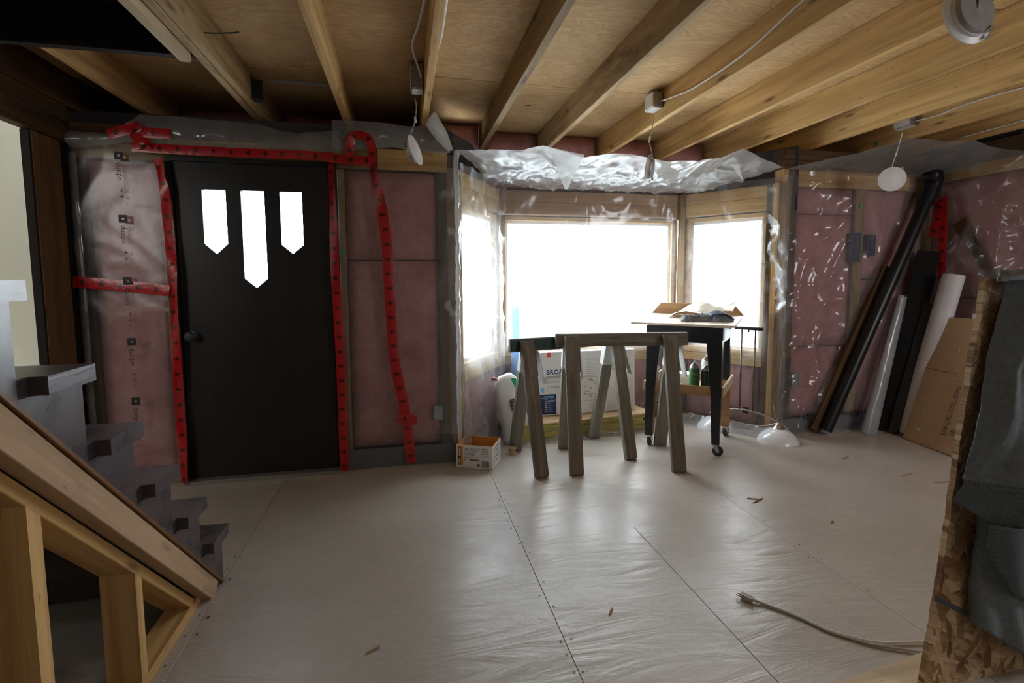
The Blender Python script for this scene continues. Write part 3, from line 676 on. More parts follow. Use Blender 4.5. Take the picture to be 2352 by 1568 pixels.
p3 = thing('plastic_sheet', 'milky plastic film draped across the top of the dark front door', 'plastic sheet', (-.95, 3.27, 2.0))
tt = [(-1.765, 2.03), (-1.57, 2.03), (-1.415, 2.141), (-1.243, 2.138), (-.815, 2.128), (-.70, 2.095), (-.58, 2.085), (-.36, 2.115)]
tb = [(-1.765, 1.945), (-1.67, 1.95), (-1.50, 1.985), (-1.36, 1.975), (-.9, 1.965), (-.36, 1.965)]
sheet('film', lambda u, v: ((lambda x: (x, 3.272-.03*sin(v*pi), lerp(tb, x)+(lerp(tt, x)-lerp(tb, x))*v))(-1.765+1.405*u)), 60, 10, 'poly_haze', p3, .012, 7, (0, -1, 0))
t2 = [(-.40, 2.172), (-.154, 2.172), (.053, 2.159), (.172, 2.171), (.304, 2.035)]; b2 = [(-.40, 1.99), (-.3, 2.0), (-.183, 2.012), (-.054, 2.03), (.209, 2.0), (.304, 2.01)]
sheet('film_flap', lambda u, v: ((lambda x: (x, 3.262-.02*sin(v*pi), lerp(b2, x)+(lerp(t2, x)-lerp(b2, x))*v))(-.40+.70*u)), 36, 10, 'poly_haze', p3, .010, 8, (0, -1, 0))
tape(xz([(-1.56, 2.015), (-1.46, 2.045), (-1.38, 2.035), (-1.25, 2.034)], 3.238), .055, p3)
tape(xz([(-1.43, 2.085), (-1.42, 2.03), (-1.39, 1.98), (-1.385, 1.94)], 3.233), .075, p3, twist=lambda t: .4*sin(t*9))
tape(xz([(-1.45, 1.955), (-1.36, 1.953), (-1.15, 1.950), (-.9, 1.950), (-.6, 1.951), (-.40, 1.950)], 3.240), .052, p3)
tape(xz([(-.43, 1.945), (-.33, 1.936), (-.26, 1.934), (-.17, 1.936)], 3.236), .055, p3)
tape(xz([(-.298, 1.945), (-.300, 2.0), (-.286, 2.06), (-.244, 2.085), (-.195, 2.068), (-.172, 2.01), (-.172, 1.93)], 3.230), .052, p3, twist=lambda t: .35*sin(t*7))

p4 = thing('plastic_sheet', 'white crumpled plastic scrap hanging from the joist end beside the bay opening', 'plastic sheet', (.22, 3.2, 2.1))
def hang(u, v):
    a = V((.150, 3.22, 2.165)).lerp(V((.285, 3.21, 2.005)), v); b = V((.205, 3.18, 2.235)).lerp(V((.316, 3.19, 2.005)), v)
    p = a.lerp(b, u); p.y -= .03*sin(u*pi); p.x += .012*sin(v*pi)*(-1 if u < .5 else 1); return p
sheet('film', hang, 10, 22, 'poly_scrap', p4, .016, 16, (0, -1, 0))

p5 = thing('plastic_sheet', 'shiny crinkled plastic film stretched under the ceiling of the bay window', 'plastic sheet', (1.55, 3.6, 2.0))
fe = [(.336, 2.038), (.604, 2.050), (.778, 2.064), (.926, 2.095), (1.047, 2.062), (1.216, 2.030), (1.388, 2.062), (1.548, 2.068), (1.812, 2.030), (2.049, 2.045), (2.222, 2.075), (2.414, 2.150), (2.542, 2.10), (2.75, 2.028)]
def bayceil(u, v):
    x0 = .335+(2.755-.335)*u; xb = .775+(2.305-.775)*u
    y = 3.29+(3.965-3.29)*v; x = x0+(xb-x0)*v
    z = lerp(fe, x0)*(1-v)**1.0+1.945*(1-(1-v)**1.0)-.035*sin(v*pi)*(.6+.6*abs(sin(u*9)))
    return (x, y, z)
sheet('film', bayceil, 120, 36, 'poly_white', p5, .022, 8, (0, 0, -1), fall=lambda u, v: .25+.75*min(1, v*3))
sheet('film_flap', lambda u, v: ((V((.95, 3.276, 2.085)).lerp(V((1.20, 3.276, 2.045)), u)).lerp(V((1.055+.02*u, 3.26, 1.812)), v)), 12, 16, 'poly_white', p5, .008, 8, (0, -1, 0))
sheet('film_flap', lambda u, v: ((V((2.36, 3.36, 2.055)).lerp(V((2.45, 3.38, 2.05)), u)).lerp(V((2.475, 3.36, 1.935)), v)), 8, 12, 'poly_white', p5, .006, 8, (0, -1, 0))

p6 = thing('plastic_sheet', 'hazy plastic film hanging in folds over the narrow left window of the bay', 'plastic sheet', (.55, 3.6, 0))
def left_film(u, v):
    s = .0+.80*u; P = mL @ V((s, -.035-.05*(1-v)*sin(u*pi)-.022*sin(u*23+v*3)*(1-.5*v), .0+1.96*v)); return P
sheet('film', left_film, 44, 70, 'poly_haze', p6, .02, 6, (.849, -.528, 0))
sheet('film_edge', lambda u, v: (.325+.030*u, 3.28-.02*sin(u*pi), .15+1.88*v), 5, 80, 'poly_white', p6, .016, 9, (.5, -.8, 0))
print_row(p6, (.50, 3.46, .20), (.528*.9, .849*.9, .16), (-.1, -.16, 1), .36, 1, .04)
p7 = thing('plastic_sheet', 'clear plastic film over the wide middle window of the bay', 'plastic sheet', (1.54, 3.96, 0))
sheet('film', lambda u, v: (.79+1.50*u, 3.972, .0+1.95*v), 60, 50, 'poly_mid', p7, .014, 5, (0, -1, 0))
print_row(p7, (2.25, 3.95, .155), (-1, 0, 0), (0, 0, -1), .40, 2, .05)
p8 = thing('plastic_sheet', 'clear plastic film with upside-down print over the right window of the bay', 'plastic sheet', (2.56, 3.6, 0))
def right_film(u, v):
    return mR @ V((.03+.86*u, -.03-.02*sin(u*17+v*5)*(.4+.6*u), -.0+1.97*v))
sheet('film', right_film, 50, 70, 'poly_mid', p8, .02, 6.5, (-.8247, -.5656, 0))
print_row(p8, mR @ V((.66, -.075, .20)), (-.5656, .8247, 0), (0, 0, -1), .36, 1, .05)
sheet('floor_flap', lambda u, v: mR @ V((.02+.80*u, -.06-.13*v-.02*sin(u*21), .012+.05*(1-v)**2+.006*sin(u*40+v*9))), 40, 8, 'poly_haze', p8, .006, 12, (0, 0, 1))

p9 = thing('plastic_sheet', 'crinkled clear plastic film on the pink wall behind the leaning black pipe', 'plastic sheet', (3.4, 3.28, 0))
sheet('film', lambda u, v: (2.79+1.30*u, 3.288, .0+2.02*v), 80, 110, 'poly_mid', p9, .045, 4.0, (0, -1, 0), fall=lambda u, v: 1.0 if u < .45 else .5)
print_row(p9, (3.10, 3.262, .165), (-1, 0, 0), (0, 0, -1), .35, 1, .048); print_row(p9, (3.52, 3.262, .165), (-1, 0, 0), (0, 0, -1), .35, 1, .048)
p10 = thing('plastic_sheet', 'crinkled clear plastic film on the pink side wall above the leaning carton', 'plastic sheet', (4.08, 2.8, 0))
sheet('film', lambda u, v: (4.085, 3.30-1.5*u, .0+2.03*v), 90, 110, 'poly_mid', p10, .042, 3.8, (-1, 0, 0))
tape([(4.05, 3.15, 1.80), (4.045, 3.15, 1.70), (4.045, 3.175, 1.60), (4.05, 3.20, 1.53)], .075, p10, (-1, 0, 0)); tape([(4.055, 3.13, 1.82), (4.05, 3.115, 1.6), (4.05, 3.11, 1.40), (4.055, 3.10, 1.2)], .06, p10, (-1, 0, 0))
p11 = thing('plastic_sheet', 'milky plastic film sloping from the joists down to the far right wall corner', 'plastic sheet', (3.6, 3.1, 2.1))
fe2 = [(0, (2.80, 3.285, 2.03)), (.30, (3.15, 3.14, 2.10)), (.5, (3.475, 2.93, 2.182)), (.62, (3.72, 2.88, 2.165)), (.75, (3.93, 2.84, 2.175)), (.87, (4.03, 2.80, 2.12)), (1.0, (4.085, 2.62, 2.045))]
be2 = [(0, (2.80, 3.295, 2.02)), (.45, (3.45, 3.30, 2.01)), (.78, (4.07, 3.30, 1.99)), (1.0, (4.095, 2.65, 2.03))]
def lv(tab, x):
    for (a, p), (b, q) in zip(tab, tab[1:]):
        if x <= b: return V(p).lerp(V(q), (x-a)/(b-a))
    return V(tab[-1][1])
sheet('film', lambda u, v: lv(fe2, u).lerp(lv(be2, u), v)+V((0, 0, -.03*sin(v*pi)*sin(u*pi))), 60, 20, 'poly_haze', p11, .008, 7, (0, 0, -1))

# ================================================================== SAWHORSES
def sawhorse(name, label, beam, legs, zt, bm_mat, sleeve):
    cx = (beam[0][0]+beam[1][0])/2; cy = (beam[0][1]+beam[1][1])/2
    t = thing(name, label, 'sawhorse', (cx, cy, 0), 0, 'sawhorses in front of the bay window')
    a, b = V((*beam[0], zt-.043)), V((*beam[1], zt-.043)); d = (b-a).normalized()
    bar('beam', a, b, .040, .086, bm_mat, t, bevel=.004)
    nrm = V((-d.y, d.x, 0))
    for (lx, ly) in legs:
        foot = V((lx, ly, 0)); s = (foot-a).dot(d); on = a+d*s; side = 1 if (foot-on).dot(nrm) > 0 else -1
        top = V((on.x, on.y, zt-.012))+nrm*side*.042
        ax = (foot-top); n = d.cross(ax).normalized()
        leg = bar('leg', top, foot+V((0, 0, .004)), .088, .038, 'grey_wood', t, n, .004)
        q0 = top.lerp(foot, .05); q1 = top.lerp(foot, .27)
        if sleeve: bar('leg_bracket', q0-n*0.0, q1, .092, .046, 'grey_wood' if side < 0 else 'paint_white', t, n, .002)
    for i in range(0, len(legs), 2):
        f, k = V((*legs[i], 0)), V((*legs[i+1], 0)); s = ((f+k)/2-a).dot(d); o = a+d*s; off = .050
        w1, w0 = .055, .145
        m = axes(V((o.x, o.y, 0))+d*(off), nrm, (0, 0, 1))
        prism('gusset_plate', [(-w1, zt-.085), (-w0, zt-.275), (-w0+.07, zt-.275), (-.012, zt-.17), (.012, zt-.17), (w0-.07, zt-.275), (w0, zt-.275), (w1, zt-.085)], .006, 'paint_white', m, t)
    return t
s1 = sawhorse('sawhorse', 'grey wooden sawhorse with dark green paint on its beam, further from the camera', [(.645, 3.125), (1.49, 3.315)], [(.80, 2.905), (.742, 3.407), (1.47, 3.07), (1.39, 3.555)], .838, 'grey_wood', True)
bar('paint_patch', (.655, 3.103, .797), (1.02, 3.185, .797), .004, .07, 'green_paint', s1, bevel=.0005)
s2 = sawhorse('sawhorse', 'grey weathered wooden sawhorse standing nearest, overlapping the end of the other one', [(.96, 3.155), (1.84, 3.02)], [(1.02, 2.89), (1.10, 3.385), (1.665, 2.79), (1.80, 3.285)], .860, 'grey_wood', True)

# ================================================================== WORK TABLE ON CASTERS
TM = T(2.06, 3.34, 0, atan2(-.667, .744))
tb_ = thing('work_table', 'black-legged work table on casters with a plywood top, behind the sawhorses', 'table', (2.06, 3.34, 0), atan2(-.667, .744))
def tl(x, y, z): return TM @ V((x, y, z))
def tbox(nm, x0, x1, y0, y1, z0, z1, m, par=tb_, bevel=.002):
    return box(nm, (x1-x0, y1-y0, z1-z0), m, TM @ Matrix.Translation(((x0+x1)/2, (y0+y1)/2, (z0+z1)/2)), par, bevel)
tilt = math.atan2(.03, .6)
topM = TM @ Matrix.Translation((-.02, .03, .912)) @ Matrix.Rotation(tilt, 4, 'X')
box('table_top', (.70, .61, .016), 'plywood_edge', topM, tb_, .002)
prism('back_board', [(-.35, 0), (.35, 0), (.275, .085), (-.275, .085)], .014, 'bare_wood', topM @ Matrix.Translation((0, .30, .008)) @ Matrix.Rotation(pi/2, 4, 'X'), tb_)
HX, HY = .2285, .2465
for sx in (-1, 1):
    for sy in (-1, 1):
        bm = bmesh.new(); z0, z1 = .082, .885
        def cs(z, w): # corner-aligned section: outer corner stays put, inner edges taper
            return [(0, 0), (-sx*w, 0), (-sx*w, -sy*w), (0, -sy*w)]
        ring = []
        for z, w in ((z0, .050), (.45, .066), (.77, .098), (z1, .112)):
            ring.append([bm.verts.new((sx*HX+sx*.025+x, sy*HY+sy*.025+y, z)) for x, y in cs(z, w)])
        for A, B in zip(ring, ring[1:]):
            for i in range(4):
                f = bm.faces.new((A[i], A[(i+1) % 4], B[(i+1) % 4], B[i])); f.material_index = 1 if i in (1, 2) and A is ring[0] else 0
        bm.faces.new(ring[0]); bm.faces.new(ring[-1])
        me = from_bm('leg', bm, ['black_paint', 'bare_wood']); lg = obj('leg', me, TM, tb_)
        if sx > 0 and sy > 0: tbox('bare_leg_end', sx*HX-.028, sx*HX+.028, sy*HY-.028, sy*HY+.028, .083, .46, 'bare_wood', tb_)
        # caster
        ca = random.uniform(-.8, .8)+(.5 if sx > 0 else 2.2); cm = TM @ T(sx*HX, sy*HY, 0, ca)
        cst = lathe('caster', [(0, .066), (.018, .066), (.022, .072), (.022, .083), (0, .083)], 'steel', cm, tb_, 16)
        lathe('wheel', [(0, -.013), (.018, -.013), (.031, -.012), (.036, -.007), (.036, .007), (.031, .012), (.018, .013), (0, .013)], 'rubber', cm @ T(.014, 0, .0365, 0, pi/2), cst, 20)
        for s in (-1, 1): prism('fork', [(-.016, .068), (.018, .068), (.026, .034), (.014, .026), (.004, .032)], .002, 'steel', cm @ axes((0, s*.016, 0), (1, 0, 0), (0, 0, 1)), cst)
tbox('apron', -HX-.02, HX+.02, -HY-.024, -HY-.004, .775, .886, 'black_paint'); tbox('apron', -HX-.02, HX+.02, HY+.004, HY+.024, .775, .886, 'black_paint')
tbox('apron', -HX-.024, -HX-.004, -HY, HY, .775, .886, 'black_paint'); tbox('apron', HX+.004, HX+.024, -HY, HY, .775, .886, 'black_paint')
tbox('tray_bottom', -.20, .20, -.26, .25, .412, .424, 'bare_wood')
tbox('tray_side', -.20, .20, -.268, -.252, .412, .478, 'bare_wood'); tbox('tray_side', -.20, .20, .25, .266, .412, .478, 'bare_wood')
tbox('tray_side', .256, .272, -.26, .30, .412, .478, 'pale_wood'); tbox('tray_side', -.272, -.256, -.26, .30, .412, .478, 'pale_wood')
tbox('corner_plate', .255, .258, -.26, -.17, .80, .886, 'galv')
# things on the table
def tM(x, y, z, rz=0): return topM @ Matrix.Translation((x, y, z+.008)) @ Matrix.Rotation(rz, 4, 'Z')
kp = sheet('paper_sheet', lambda u, v: tM(-.16+.46*u, .02+.20*v, .006+.125*sin(min(1, u*1.6)*pi*.5)*(1-.15*v)*(.35+.65*v)+.012*sin(u*8+v*5)) @ V((0, 0, 0)), 24, 14, 'cream_plastic', None, .008, 12, (0, 0, 1))
tag(kp, 'crumpled cream paper bag lying at the back of the work table', 'paper bag')
def bundle():
    t = thing('fringed_bundle', 'folded grey and blue fringed fabric bundle lying on the work table top', 'fabric', tuple(topM @ V((.13, -.06, .01))))
    base = tM(.14, -.08, 0, .30)
    def blob(nm, x0, x1, y0, y1, h, m, sd):
        nx, ny = 34, 14; vs_, fs = [], []
        for j in range(ny+1):
            for i in range(nx+1):
                u, v = i/nx, j/ny; x = x0+(x1-x0)*u; y = y0+(y1-y0)*v
                e = min(1, min(u, 1-u)*8)**.5*min(1, min(v, 1-v)*4)**.5
                vs_.append((x+.006*ns(x, y, sd, 40), y+.008*ns(y, x, sd, 30), .002+h*e*(.8+.35*ns(x, y, sd, 45))+.008*e*ns(x, y, sd+5, 120)))
        for j in range(ny):
            for i in range(nx): a = j*(nx+1)+i; fs.append((a, a+1, a+nx+2, a+nx+1))
        obj(nm, mesh(nm, vs_, fs, m, True), base, t)
    blob('fringe', -.18, .03, -.07, .05, .052, 'grey_pile', 1); blob('strands', .02, .17, -.075, .06, .050, 'blue_pile', 4)
    for k in range(16): tube('strand', [base @ V((.01, -.07+.008*k, .045)), base @ V((.07, -.068+.008*k, .058+.003*(k % 3))), base @ V((.13, -.066+.0085*k, .05)), base @ V((.172, -.066+.0085*k, .012))], .0035, 'blue_pile', t, 4, 6)
bundle()
# things on the tray
def can(name, label, x, y, r, h, m, cap, z=.424, word=None, ang=0):
    t = thing(name, label, 'spray can', tuple(tl(x, y, z)), 0, 'cans on the tray of the work table')
    mm = TM @ Matrix.Translation((x, y, z))
    lathe('can_body', [(0, 0), (r*.95, 0), (r, .004), (r, h-.006), (r*.93, h)], m, mm, t, 28)
    lathe('can_cone', [(r*.95, h), (r*.95, h+.004), (r*.8, h+.014), (r*.45, h+.030), (r*.3, h+.034), (r*.28, h+.04), (0, h+.041)], 'steel', mm, t, 28)
    lathe('nozzle', [(r*.12, h+.04), (r*.12, h+.062), (0, h+.062)], 'white_plastic', mm, t, 10)
    if word:
        for i, wd_ in enumerate(word):
            n = len(wd_)
            for j, ch in enumerate(wd_):
                a = -pi/2-atan2(-.667, .744)-.42+ang+(j-(n-1)/2)*.36
                c = V((cos(a), sin(a), 0)); pos = mm @ (c*(r+.0008)+V((0, 0, h*(.68-.22*i))))
                rot = TM.to_3x3(); text(ch, r*.55, axes(pos, rot @ V((-sin(a), cos(a), 0)), (0, 0, 1)), 'light_print', t, align='CENTER', thick=.0002)
    return t
can('spray_can', 'bright green spray can with silver cone top on the table tray', .055, -.115, .036, .155, 'green_can', 1, word=('MAX', 'FILL'))
can('spray_can', 'dark green spray can partly behind the front table leg', .135, -.10, .036, .14, 'dark_green', 1)
can('metal_can', 'taller silver-topped pale can at the back of the table tray', .125, .02, .045, .19, 'white_plastic', 1)
pb = box('paper_pack', (.17, .13, .05), 'white_card', TM @ T(-.09, .06, .4495, .15), None, .003); tag(pb, 'white paper carton lying on the table tray left of the cans', 'carton')
pb2 = box('paper_pack', (.16, .12, .03), 'white_paper', TM @ T(-.08, .07, .4895, -.1), None, .003); tag(pb2, 'flat white packet resting on the carton on the table tray', 'packet')
kn = lathe('wooden_disc', [(0, -.008), (.022, -.008), (.024, 0), (.022, .008), (0, .008)], 'kraft_light', TM @ T(-.02, -.19, .449, .3, pi/2.3), None, 24); tag(kn, 'small round wooden disc leaning in the table tray', 'disc')

# ================================================================== FLOOR LAMP FIXTURE
C1, C2 = V((2.715, 3.185, 0)), V((2.455, 3.585, 0)); O = (C1+C2)/2; dd = (C1-C2).normalized()
lt = thing('pendant_light', 'two-shade hanging light fixture standing on the floor on its white glass domes', 'light', tuple(O))
def dome(c):
    h = lathe('shade', [(.145, .0), (.143, .006), (.130, .030), (.105, .058), (.072, .082), (.040, .096), (.030, .098), (.030, .094), (.070, .078), (.102, .054), (.127, .027), (.140, .002)], 'shade_glass', Matrix.Translation(c), lt, 40)
    lathe('shade_holder', [(.046, .094), (.040, .100), (.026, .112), (.018, .128), (.010, .136), (0, .137)], 'brushed', Matrix.Translation(c), lt, 24)
dome(C1); dome(C2)
up = V((0, 0, 1))
tube('arm', [C2-dd*.05+up*.118, C2+dd*.0+up*.142, O-dd*.12+up*.178, O+up*.190, O+dd*.12+up*.178, C1+up*.142, C1+dd*.07+up*.098], .006, 'brushed', lt, 8, 8)
tube('lower_arm', [C2+up*.137, C2+dd*.08+up*.098, O-dd*.06+up*.080, O+dd*.06+up*.080, C1-dd*.08+up*.100, C1+up*.137], .004, 'brushed', lt, 8, 8)
for s in (-.05, .05):
    q = O+dd*s; tube('rod', [q+up*.186, q+up*.82], .0062, 'bronze', lt, 1, 8)
    lathe('rod_joint', [(0, -.02), (.008, -.02), (.009, 0), (.008, .02), (0, .02)], 'bronze', Matrix.Translation(q+up*.46), lt, 12)
bar('canopy_bar', O-dd*.10+up*.832, O+dd*.10+up*.832, .05, .024, 'dark_metal', lt)
lathe('canopy_knob', [(0, -.02), (.006, -.018), (.008, -.008), (.004, 0), (0, 0)], 'dark_metal', Matrix.Translation(O+up*.82), lt, 12)
for k in range(3): tube('lead_wire', [O+up*.845+dd*.01*k, O+up*.862+dd*(.03*k-.03), O+up*.856+dd*(.05*k-.05), O+up*.868+dd*(.055*k-.06)], .0015, 'rubber', lt, 5, 5)
tube('lead_wire', [C1+up*.137+V((.01, .01, 0)), C1+up*.18+V((-.01, .02, 0)), C1+up*.25+V((-.015, .04, 0)), C1+up*.30+V((-.012, .06, 0))], .002, 'brushed', lt, 5, 6)

# ================================================================== BOXES AND PACKS BY THE BAY
def open_box():
    rz = -radians(25.3); loc = V((.305, 3.20, 0)); t = thing('cardboard_box', 'small open white screw carton with orange bands on the floor beside the bay opening', 'box', tuple(loc), rz)
    m = Matrix.Translation(loc) @ Matrix.Rotation(rz, 4, 'Z'); w, d, h, k = .245, .20, .150, .004
    def wall_(nm, x0, x1, y0, y1, out_axis):
        bm = bmesh.new(); bm_box(bm, (x1-x0, y1-y0, h), Matrix.Translation(((x0+x1)/2, (y0+y1)/2, h/2+.001)))
        me = from_bm(nm, bm, ['white_card', 'kraft_orange'])
        for p in me.polygons:
            if p.normal.dot(V(out_axis)) < -.5 or p.normal.z > .5: p.material_index = 1
        return obj(nm, me, m, t)
    fr = wall_('side_panel', 0, w, 0, k, (0, -1, 0)); wall_('side_panel', 0, w, d-k, d, (0, 1, 0)); wall_('side_panel', 0, k, k, d-k, (-1, 0, 0)); rt = wall_('side_panel', w-k, w, k, d-k, (1, 0, 0))
    obj('bottom_panel', boxes_me('bottom_panel', [(k, w-k, k, d-k, .001, .005)], 'kraft_orange'), m, t)
    fm = m @ axes((0, -.0006, 0), (1, 0, 0), (0, 0, 1)); rm = m @ axes((w+.0006, 0, 0), (0, 1, 0), (0, 0, 1))
    def rect(mm, x0, x1, y0, y1, mat, par, z=0): obj('printed_mark', mesh('printed_mark', [(x0, y0, z), (x1, y0, z), (x1, y1, z), (x0, y1, z)], [(0, 1, 2, 3)], mat), mm, par)
    rect(fm, .010, .046, .015, .142, 'orange', fr); rect(fm, .016, .030, .022, .134, 'ink', fr, .0003); 
    for a, b in ((.028, .060), (.078, .128)): rect(fm, .019, .027, a, b, 'light_print', fr, .0005)
    text('VIS TOUT', .030, fm @ Matrix.Translation((.052, .112, .0003)), 'ink_purple', fr, squash=.85, thick=0); text('USAGE', .030, fm @ Matrix.Translation((.054, .085, .0003)), 'ink_purple', fr, squash=.8, thick=0)
    rect(fm, .055, .152, .070, .0745, 'orange', fr); rect(fm, .056, .064, .052, .060, 'ink', fr); rect(fm, .090, .155, .051, .059, 'ink_grey', fr)
    for i in range(6): rect(fm, .170, .218, .075+.011*i, .0805+.011*i, 'grey_print', fr)
    for i in range(11): rect(fm, .172+.0045*i, .174+.0045*i+(.0012 if i % 3 else 0), .012, .052, 'ink_grey', fr)
    rect(fm, .14, .158, .014, .032, 'ink_grey', fr)
    rect(rm, .018, .048, .014, .140, 'orange', rt); rect(rm, .026, .040, .022, .132, 'light_print', rt, .0003)
    text('ALL-PURPOSE', .021, rm @ Matrix.Translation((.054, .118, .0003)), 'ink_purple', rt, squash=.8, thick=0); text('SCREWS', .024, rm @ Matrix.Translation((.054, .094, .0003)), 'ink_purple', rt, squash=.8, thick=0)
    rect(rm, .054, .165, .082, .0855, 'orange', rt); rect(rm, .056, .064, .060, .069, 'ink', rt); rect(rm, .075, .150, .060, .067, 'ink_grey', rt); rect(rm, .056, .062, .032, .038, 'ink', rt); rect(rm, .070, .140, .032, .038, 'ink_grey', rt)
open_box()
# small round wooden spool next to the box
sp = lathe('wire_spool', [(0, 0), (.032, 0), (.032, .008), (.018, .010), (.018, .040), (.032, .042), (.032, .050), (0, .050)], 'kraft_light', T(.715, 3.36, 0), None, 22); tag(sp, 'small tan spool on the floor behind the screw carton', 'spool')

pk = thing('flooring_pack', 'long yellow-wrapped pack with tan cardboard lid under the white carton in the bay', 'pack', (1.33, 3.72, 0), .105)
pm = T(1.335, 3.745, 0, .105)
box('wrapped_pack', (1.17, .30, .128), 'yellow', pm @ Matrix.Translation((0, 0, .064)), pk, .008); box('pack_lid', (1.17, .30, .014), 'kraft_light', pm @ Matrix.Translation((0, 0, .136)), pk, .003)
box('printed_mark', (.045, .001, .024), 'ink', pm @ Matrix.Translation((.52, -.1505, .095)), pk, .0002)
sheet('loose_film', lambda u, v: pm @ V((-.58+1.2*u, -.155-.045*v-.02*sin(u*30)*v, .03*(1-v)**2+.006+.006*sin(u*50+v*6))), 60, 6, 'poly_haze', pk, .008, 14, (0, 0, 1))

hb_ = thing('hood_carton', 'large white range hood carton with navy label standing behind the sawhorses', 'box', (1.40, 3.80, .143), .02)
hm = T(1.395, 3.80, .144, .02) @ Matrix.Rotation(-.05, 4, 'X')
box('carton_body', (.86, .11, .50), 'white_card', hm @ Matrix.Translation((0, 0, .25)), hb_, .004)
hf = hm @ axes((-.43, -.0557, 0), (1, 0, 0), (0, 0, 1))
def hrect(x0, x1, y0, y1, mat, z=0, nm='printed_mark'): return obj(nm, mesh(nm, [(x0, y0, z), (x1, y0, z), (x1, y1, z), (x0, y1, z)], [(0, 1, 2, 3)], mat), hf, hb_)
text('BROAN', .052, hf @ Matrix.Translation((.105, .325, .0004)), 'navy', hb_, thick=0, bold=.0012)
text('S A H A L E', .026, hf @ Matrix.Translation((.115, .215, .0004)), 'ink_grey', hb_, thick=0)
obj('hood_picture', mesh('hood_picture', [(.075, .255, 0), (.105, .310, 0), (.27, .318, 0), (.285, .262, 0), (.10, .262, .0002), (.115, .292, .0002), (.255, .298, .0002), (.262, .268, .0002)], [(0, 3, 2, 1), (4, 7, 6, 5)], ['grey_print', 'light_print'], idx=[0, 1]), hf, hb_)
hrect(.055, .085, .185, .225, 'skyblue'); hrect(.05, .185, .010, .168, 'navy'); text('Copier', .032, hf @ Matrix.Translation((.085, .108, .0006)), 'light_print', hb_, thick=0)
for i in range(2): hrect(.062+.02*i, .165, .138+.012*i, .143+.012*i, 'skyblue', .0004)
for i in range(5): hrect(.092, .102, .030+.016*i, .037+.016*i, 'light_print', .0004); hrect(.110, .155-.006*(i % 3), .032+.016*i, .035+.016*i, 'skyblue', .0004)
hrect(.112, .145, .462, .497, 'redprint'); hrect(.275, .375, .475, .497, 'navy')
for x0, x1, y0, y1 in ((.385, .390, .285, .292), (.383, .392, .180, .188), (.41, .56, .288, .290), (.388, .390, .10, .288), (.40, .56, .10, .102), (.34, .385, .088, .090)): hrect(x0, x1, y0, y1, 'ink_grey')
random.seed(5)
for k in range(26):
    x, y = random.uniform(.40, .58), random.uniform(.11, .27); w = random.uniform(.02, .06)
    obj('printed_mark', mesh('printed_mark', [(x, y, 0), (x+w, y+random.uniform(-.02, .02), 0), (x+w, y+.003, 0), (x, y+.0035, 0)], [(0, 1, 2, 3)], 'grey_print'), hf, hb_)
for k in range(9): hrect(.44, .56+random.uniform(-.03, .03), .30+.016*k, .304+.016*k, 'grey_print')
for k in range(4): hrect(.46+.05*k, .495+.05*k, .03, .085, 'light_print')
hrect(.775, .80, .19, .215, 'ink'); 
for k in range(5): hrect(.785, .80, .05+.022*k, .062+.022*k, 'ink')

# pale blue plastic roll against the window
bl = thing('plastic_roll', 'pale blue plastic roll standing upright by the left end of the middle window', 'plastic roll', (.875, 3.90, 0))
lathe('roll', [(.045, 0), (.050, .01), (.046, .5), (.040, 1.0), (.030, 1.0), (.028, .02)], 'blue_film', T(.875, 3.895, .0, 0, 0, -.02), bl, 20)
lathe('roll', [(.02, 0), (.022, .01), (.018, .6), (.015, .985), (.008, .985)], 'blue_film', T(.925, 3.90, .0, 0, 0, -.01), bl, 14)

# cement bag leaning in the corner
def bag():
    t = thing('cement_bag', 'white paper sack with black lettering leaning in the left corner of the bay', 'bag', (.80, 3.60, 0))
    a = V((.815, 3.62, .0)); b = V((.700, 3.565, .52)); z = (b-a).normalized(); x = V((.93, .35, .20)); x = (x-z*x.dot(z)).normalized(); y = z.cross(x)
    m = Matrix((x, y, z)).transposed().to_4x4(); m.translation = a; L = (b-a).length
    nv, nu = 18, 24; vs_, fs = [], []
    for j in range(nv+1):
        v = j/nv; w = .115*(1-.10*v)*(min(1, (1-v)*5+.32))**.6*min(1, .75+v*3); th = .062*(sin(pi*min(1, max(.0, v*.9+.08)))**.5)+.006
        for i in range(nu):
            q = 2*pi*i/nu; cx = cos(q); cy = sin(q); k = (abs(cx)**4+abs(cy)**4)**-.25
            px, py, pz = w*cx*k, th*cy*abs(cy)**.1, L*v
            e = 1+.12*ns(px, py, pz, 11)+.05*ns(px, py+4, pz, 30)
            vs_.append((px*e, py*e+.006*ns(px+3, py, pz, 22), max(pz, .004)))
    for j in range(nv):
        for i in range(nu): k = (i+1) % nu; fs.append((j*nu+i, j*nu+k, (j+1)*nu+k, (j+1)*nu+i))
    fs.append(tuple(range(nu))[::-1]); fs.append(tuple(nv*nu+i for i in range(nu)))
    obj('sack', mesh('sack', vs_, fs, 'bag', True), m, t)
    for k, zz in enumerate((.37, .235)):
        text('SHAW', .055, m @ axes((-.045+.012*k, -.0705, zz), (0, 0, -1), (1, 0, 0)), 'ink', t, squash=.62, thick=.001, bold=.001)
        obj('printed_mark', mesh('printed_mark', [(-.010, -.0712, zz), (-.002, -.0712, zz), (-.002, -.0712, zz-.085), (-.010, -.0712, zz-.085)], [(0, 1, 2, 3)], 'ink'), m, t)
    obj('green_mark', mesh('green_mark', [(.035, -.0625, L*.80), (.065, -.058, L*.82), (.06, -.048, L*.94), (.02, -.042, L*.95)], [(0, 1, 2, 3)], 'green'), m, t)
    tube('red_tie', [m @ V((-.075, -.01, L*.985)), m @ V((-.095, -.012, L*1.02)), m @ V((-.108, -.015, L*1.03)), m @ V((-.112, -.016, L*1.0))], .010, 'redtie', t, 4, 8)
bag()

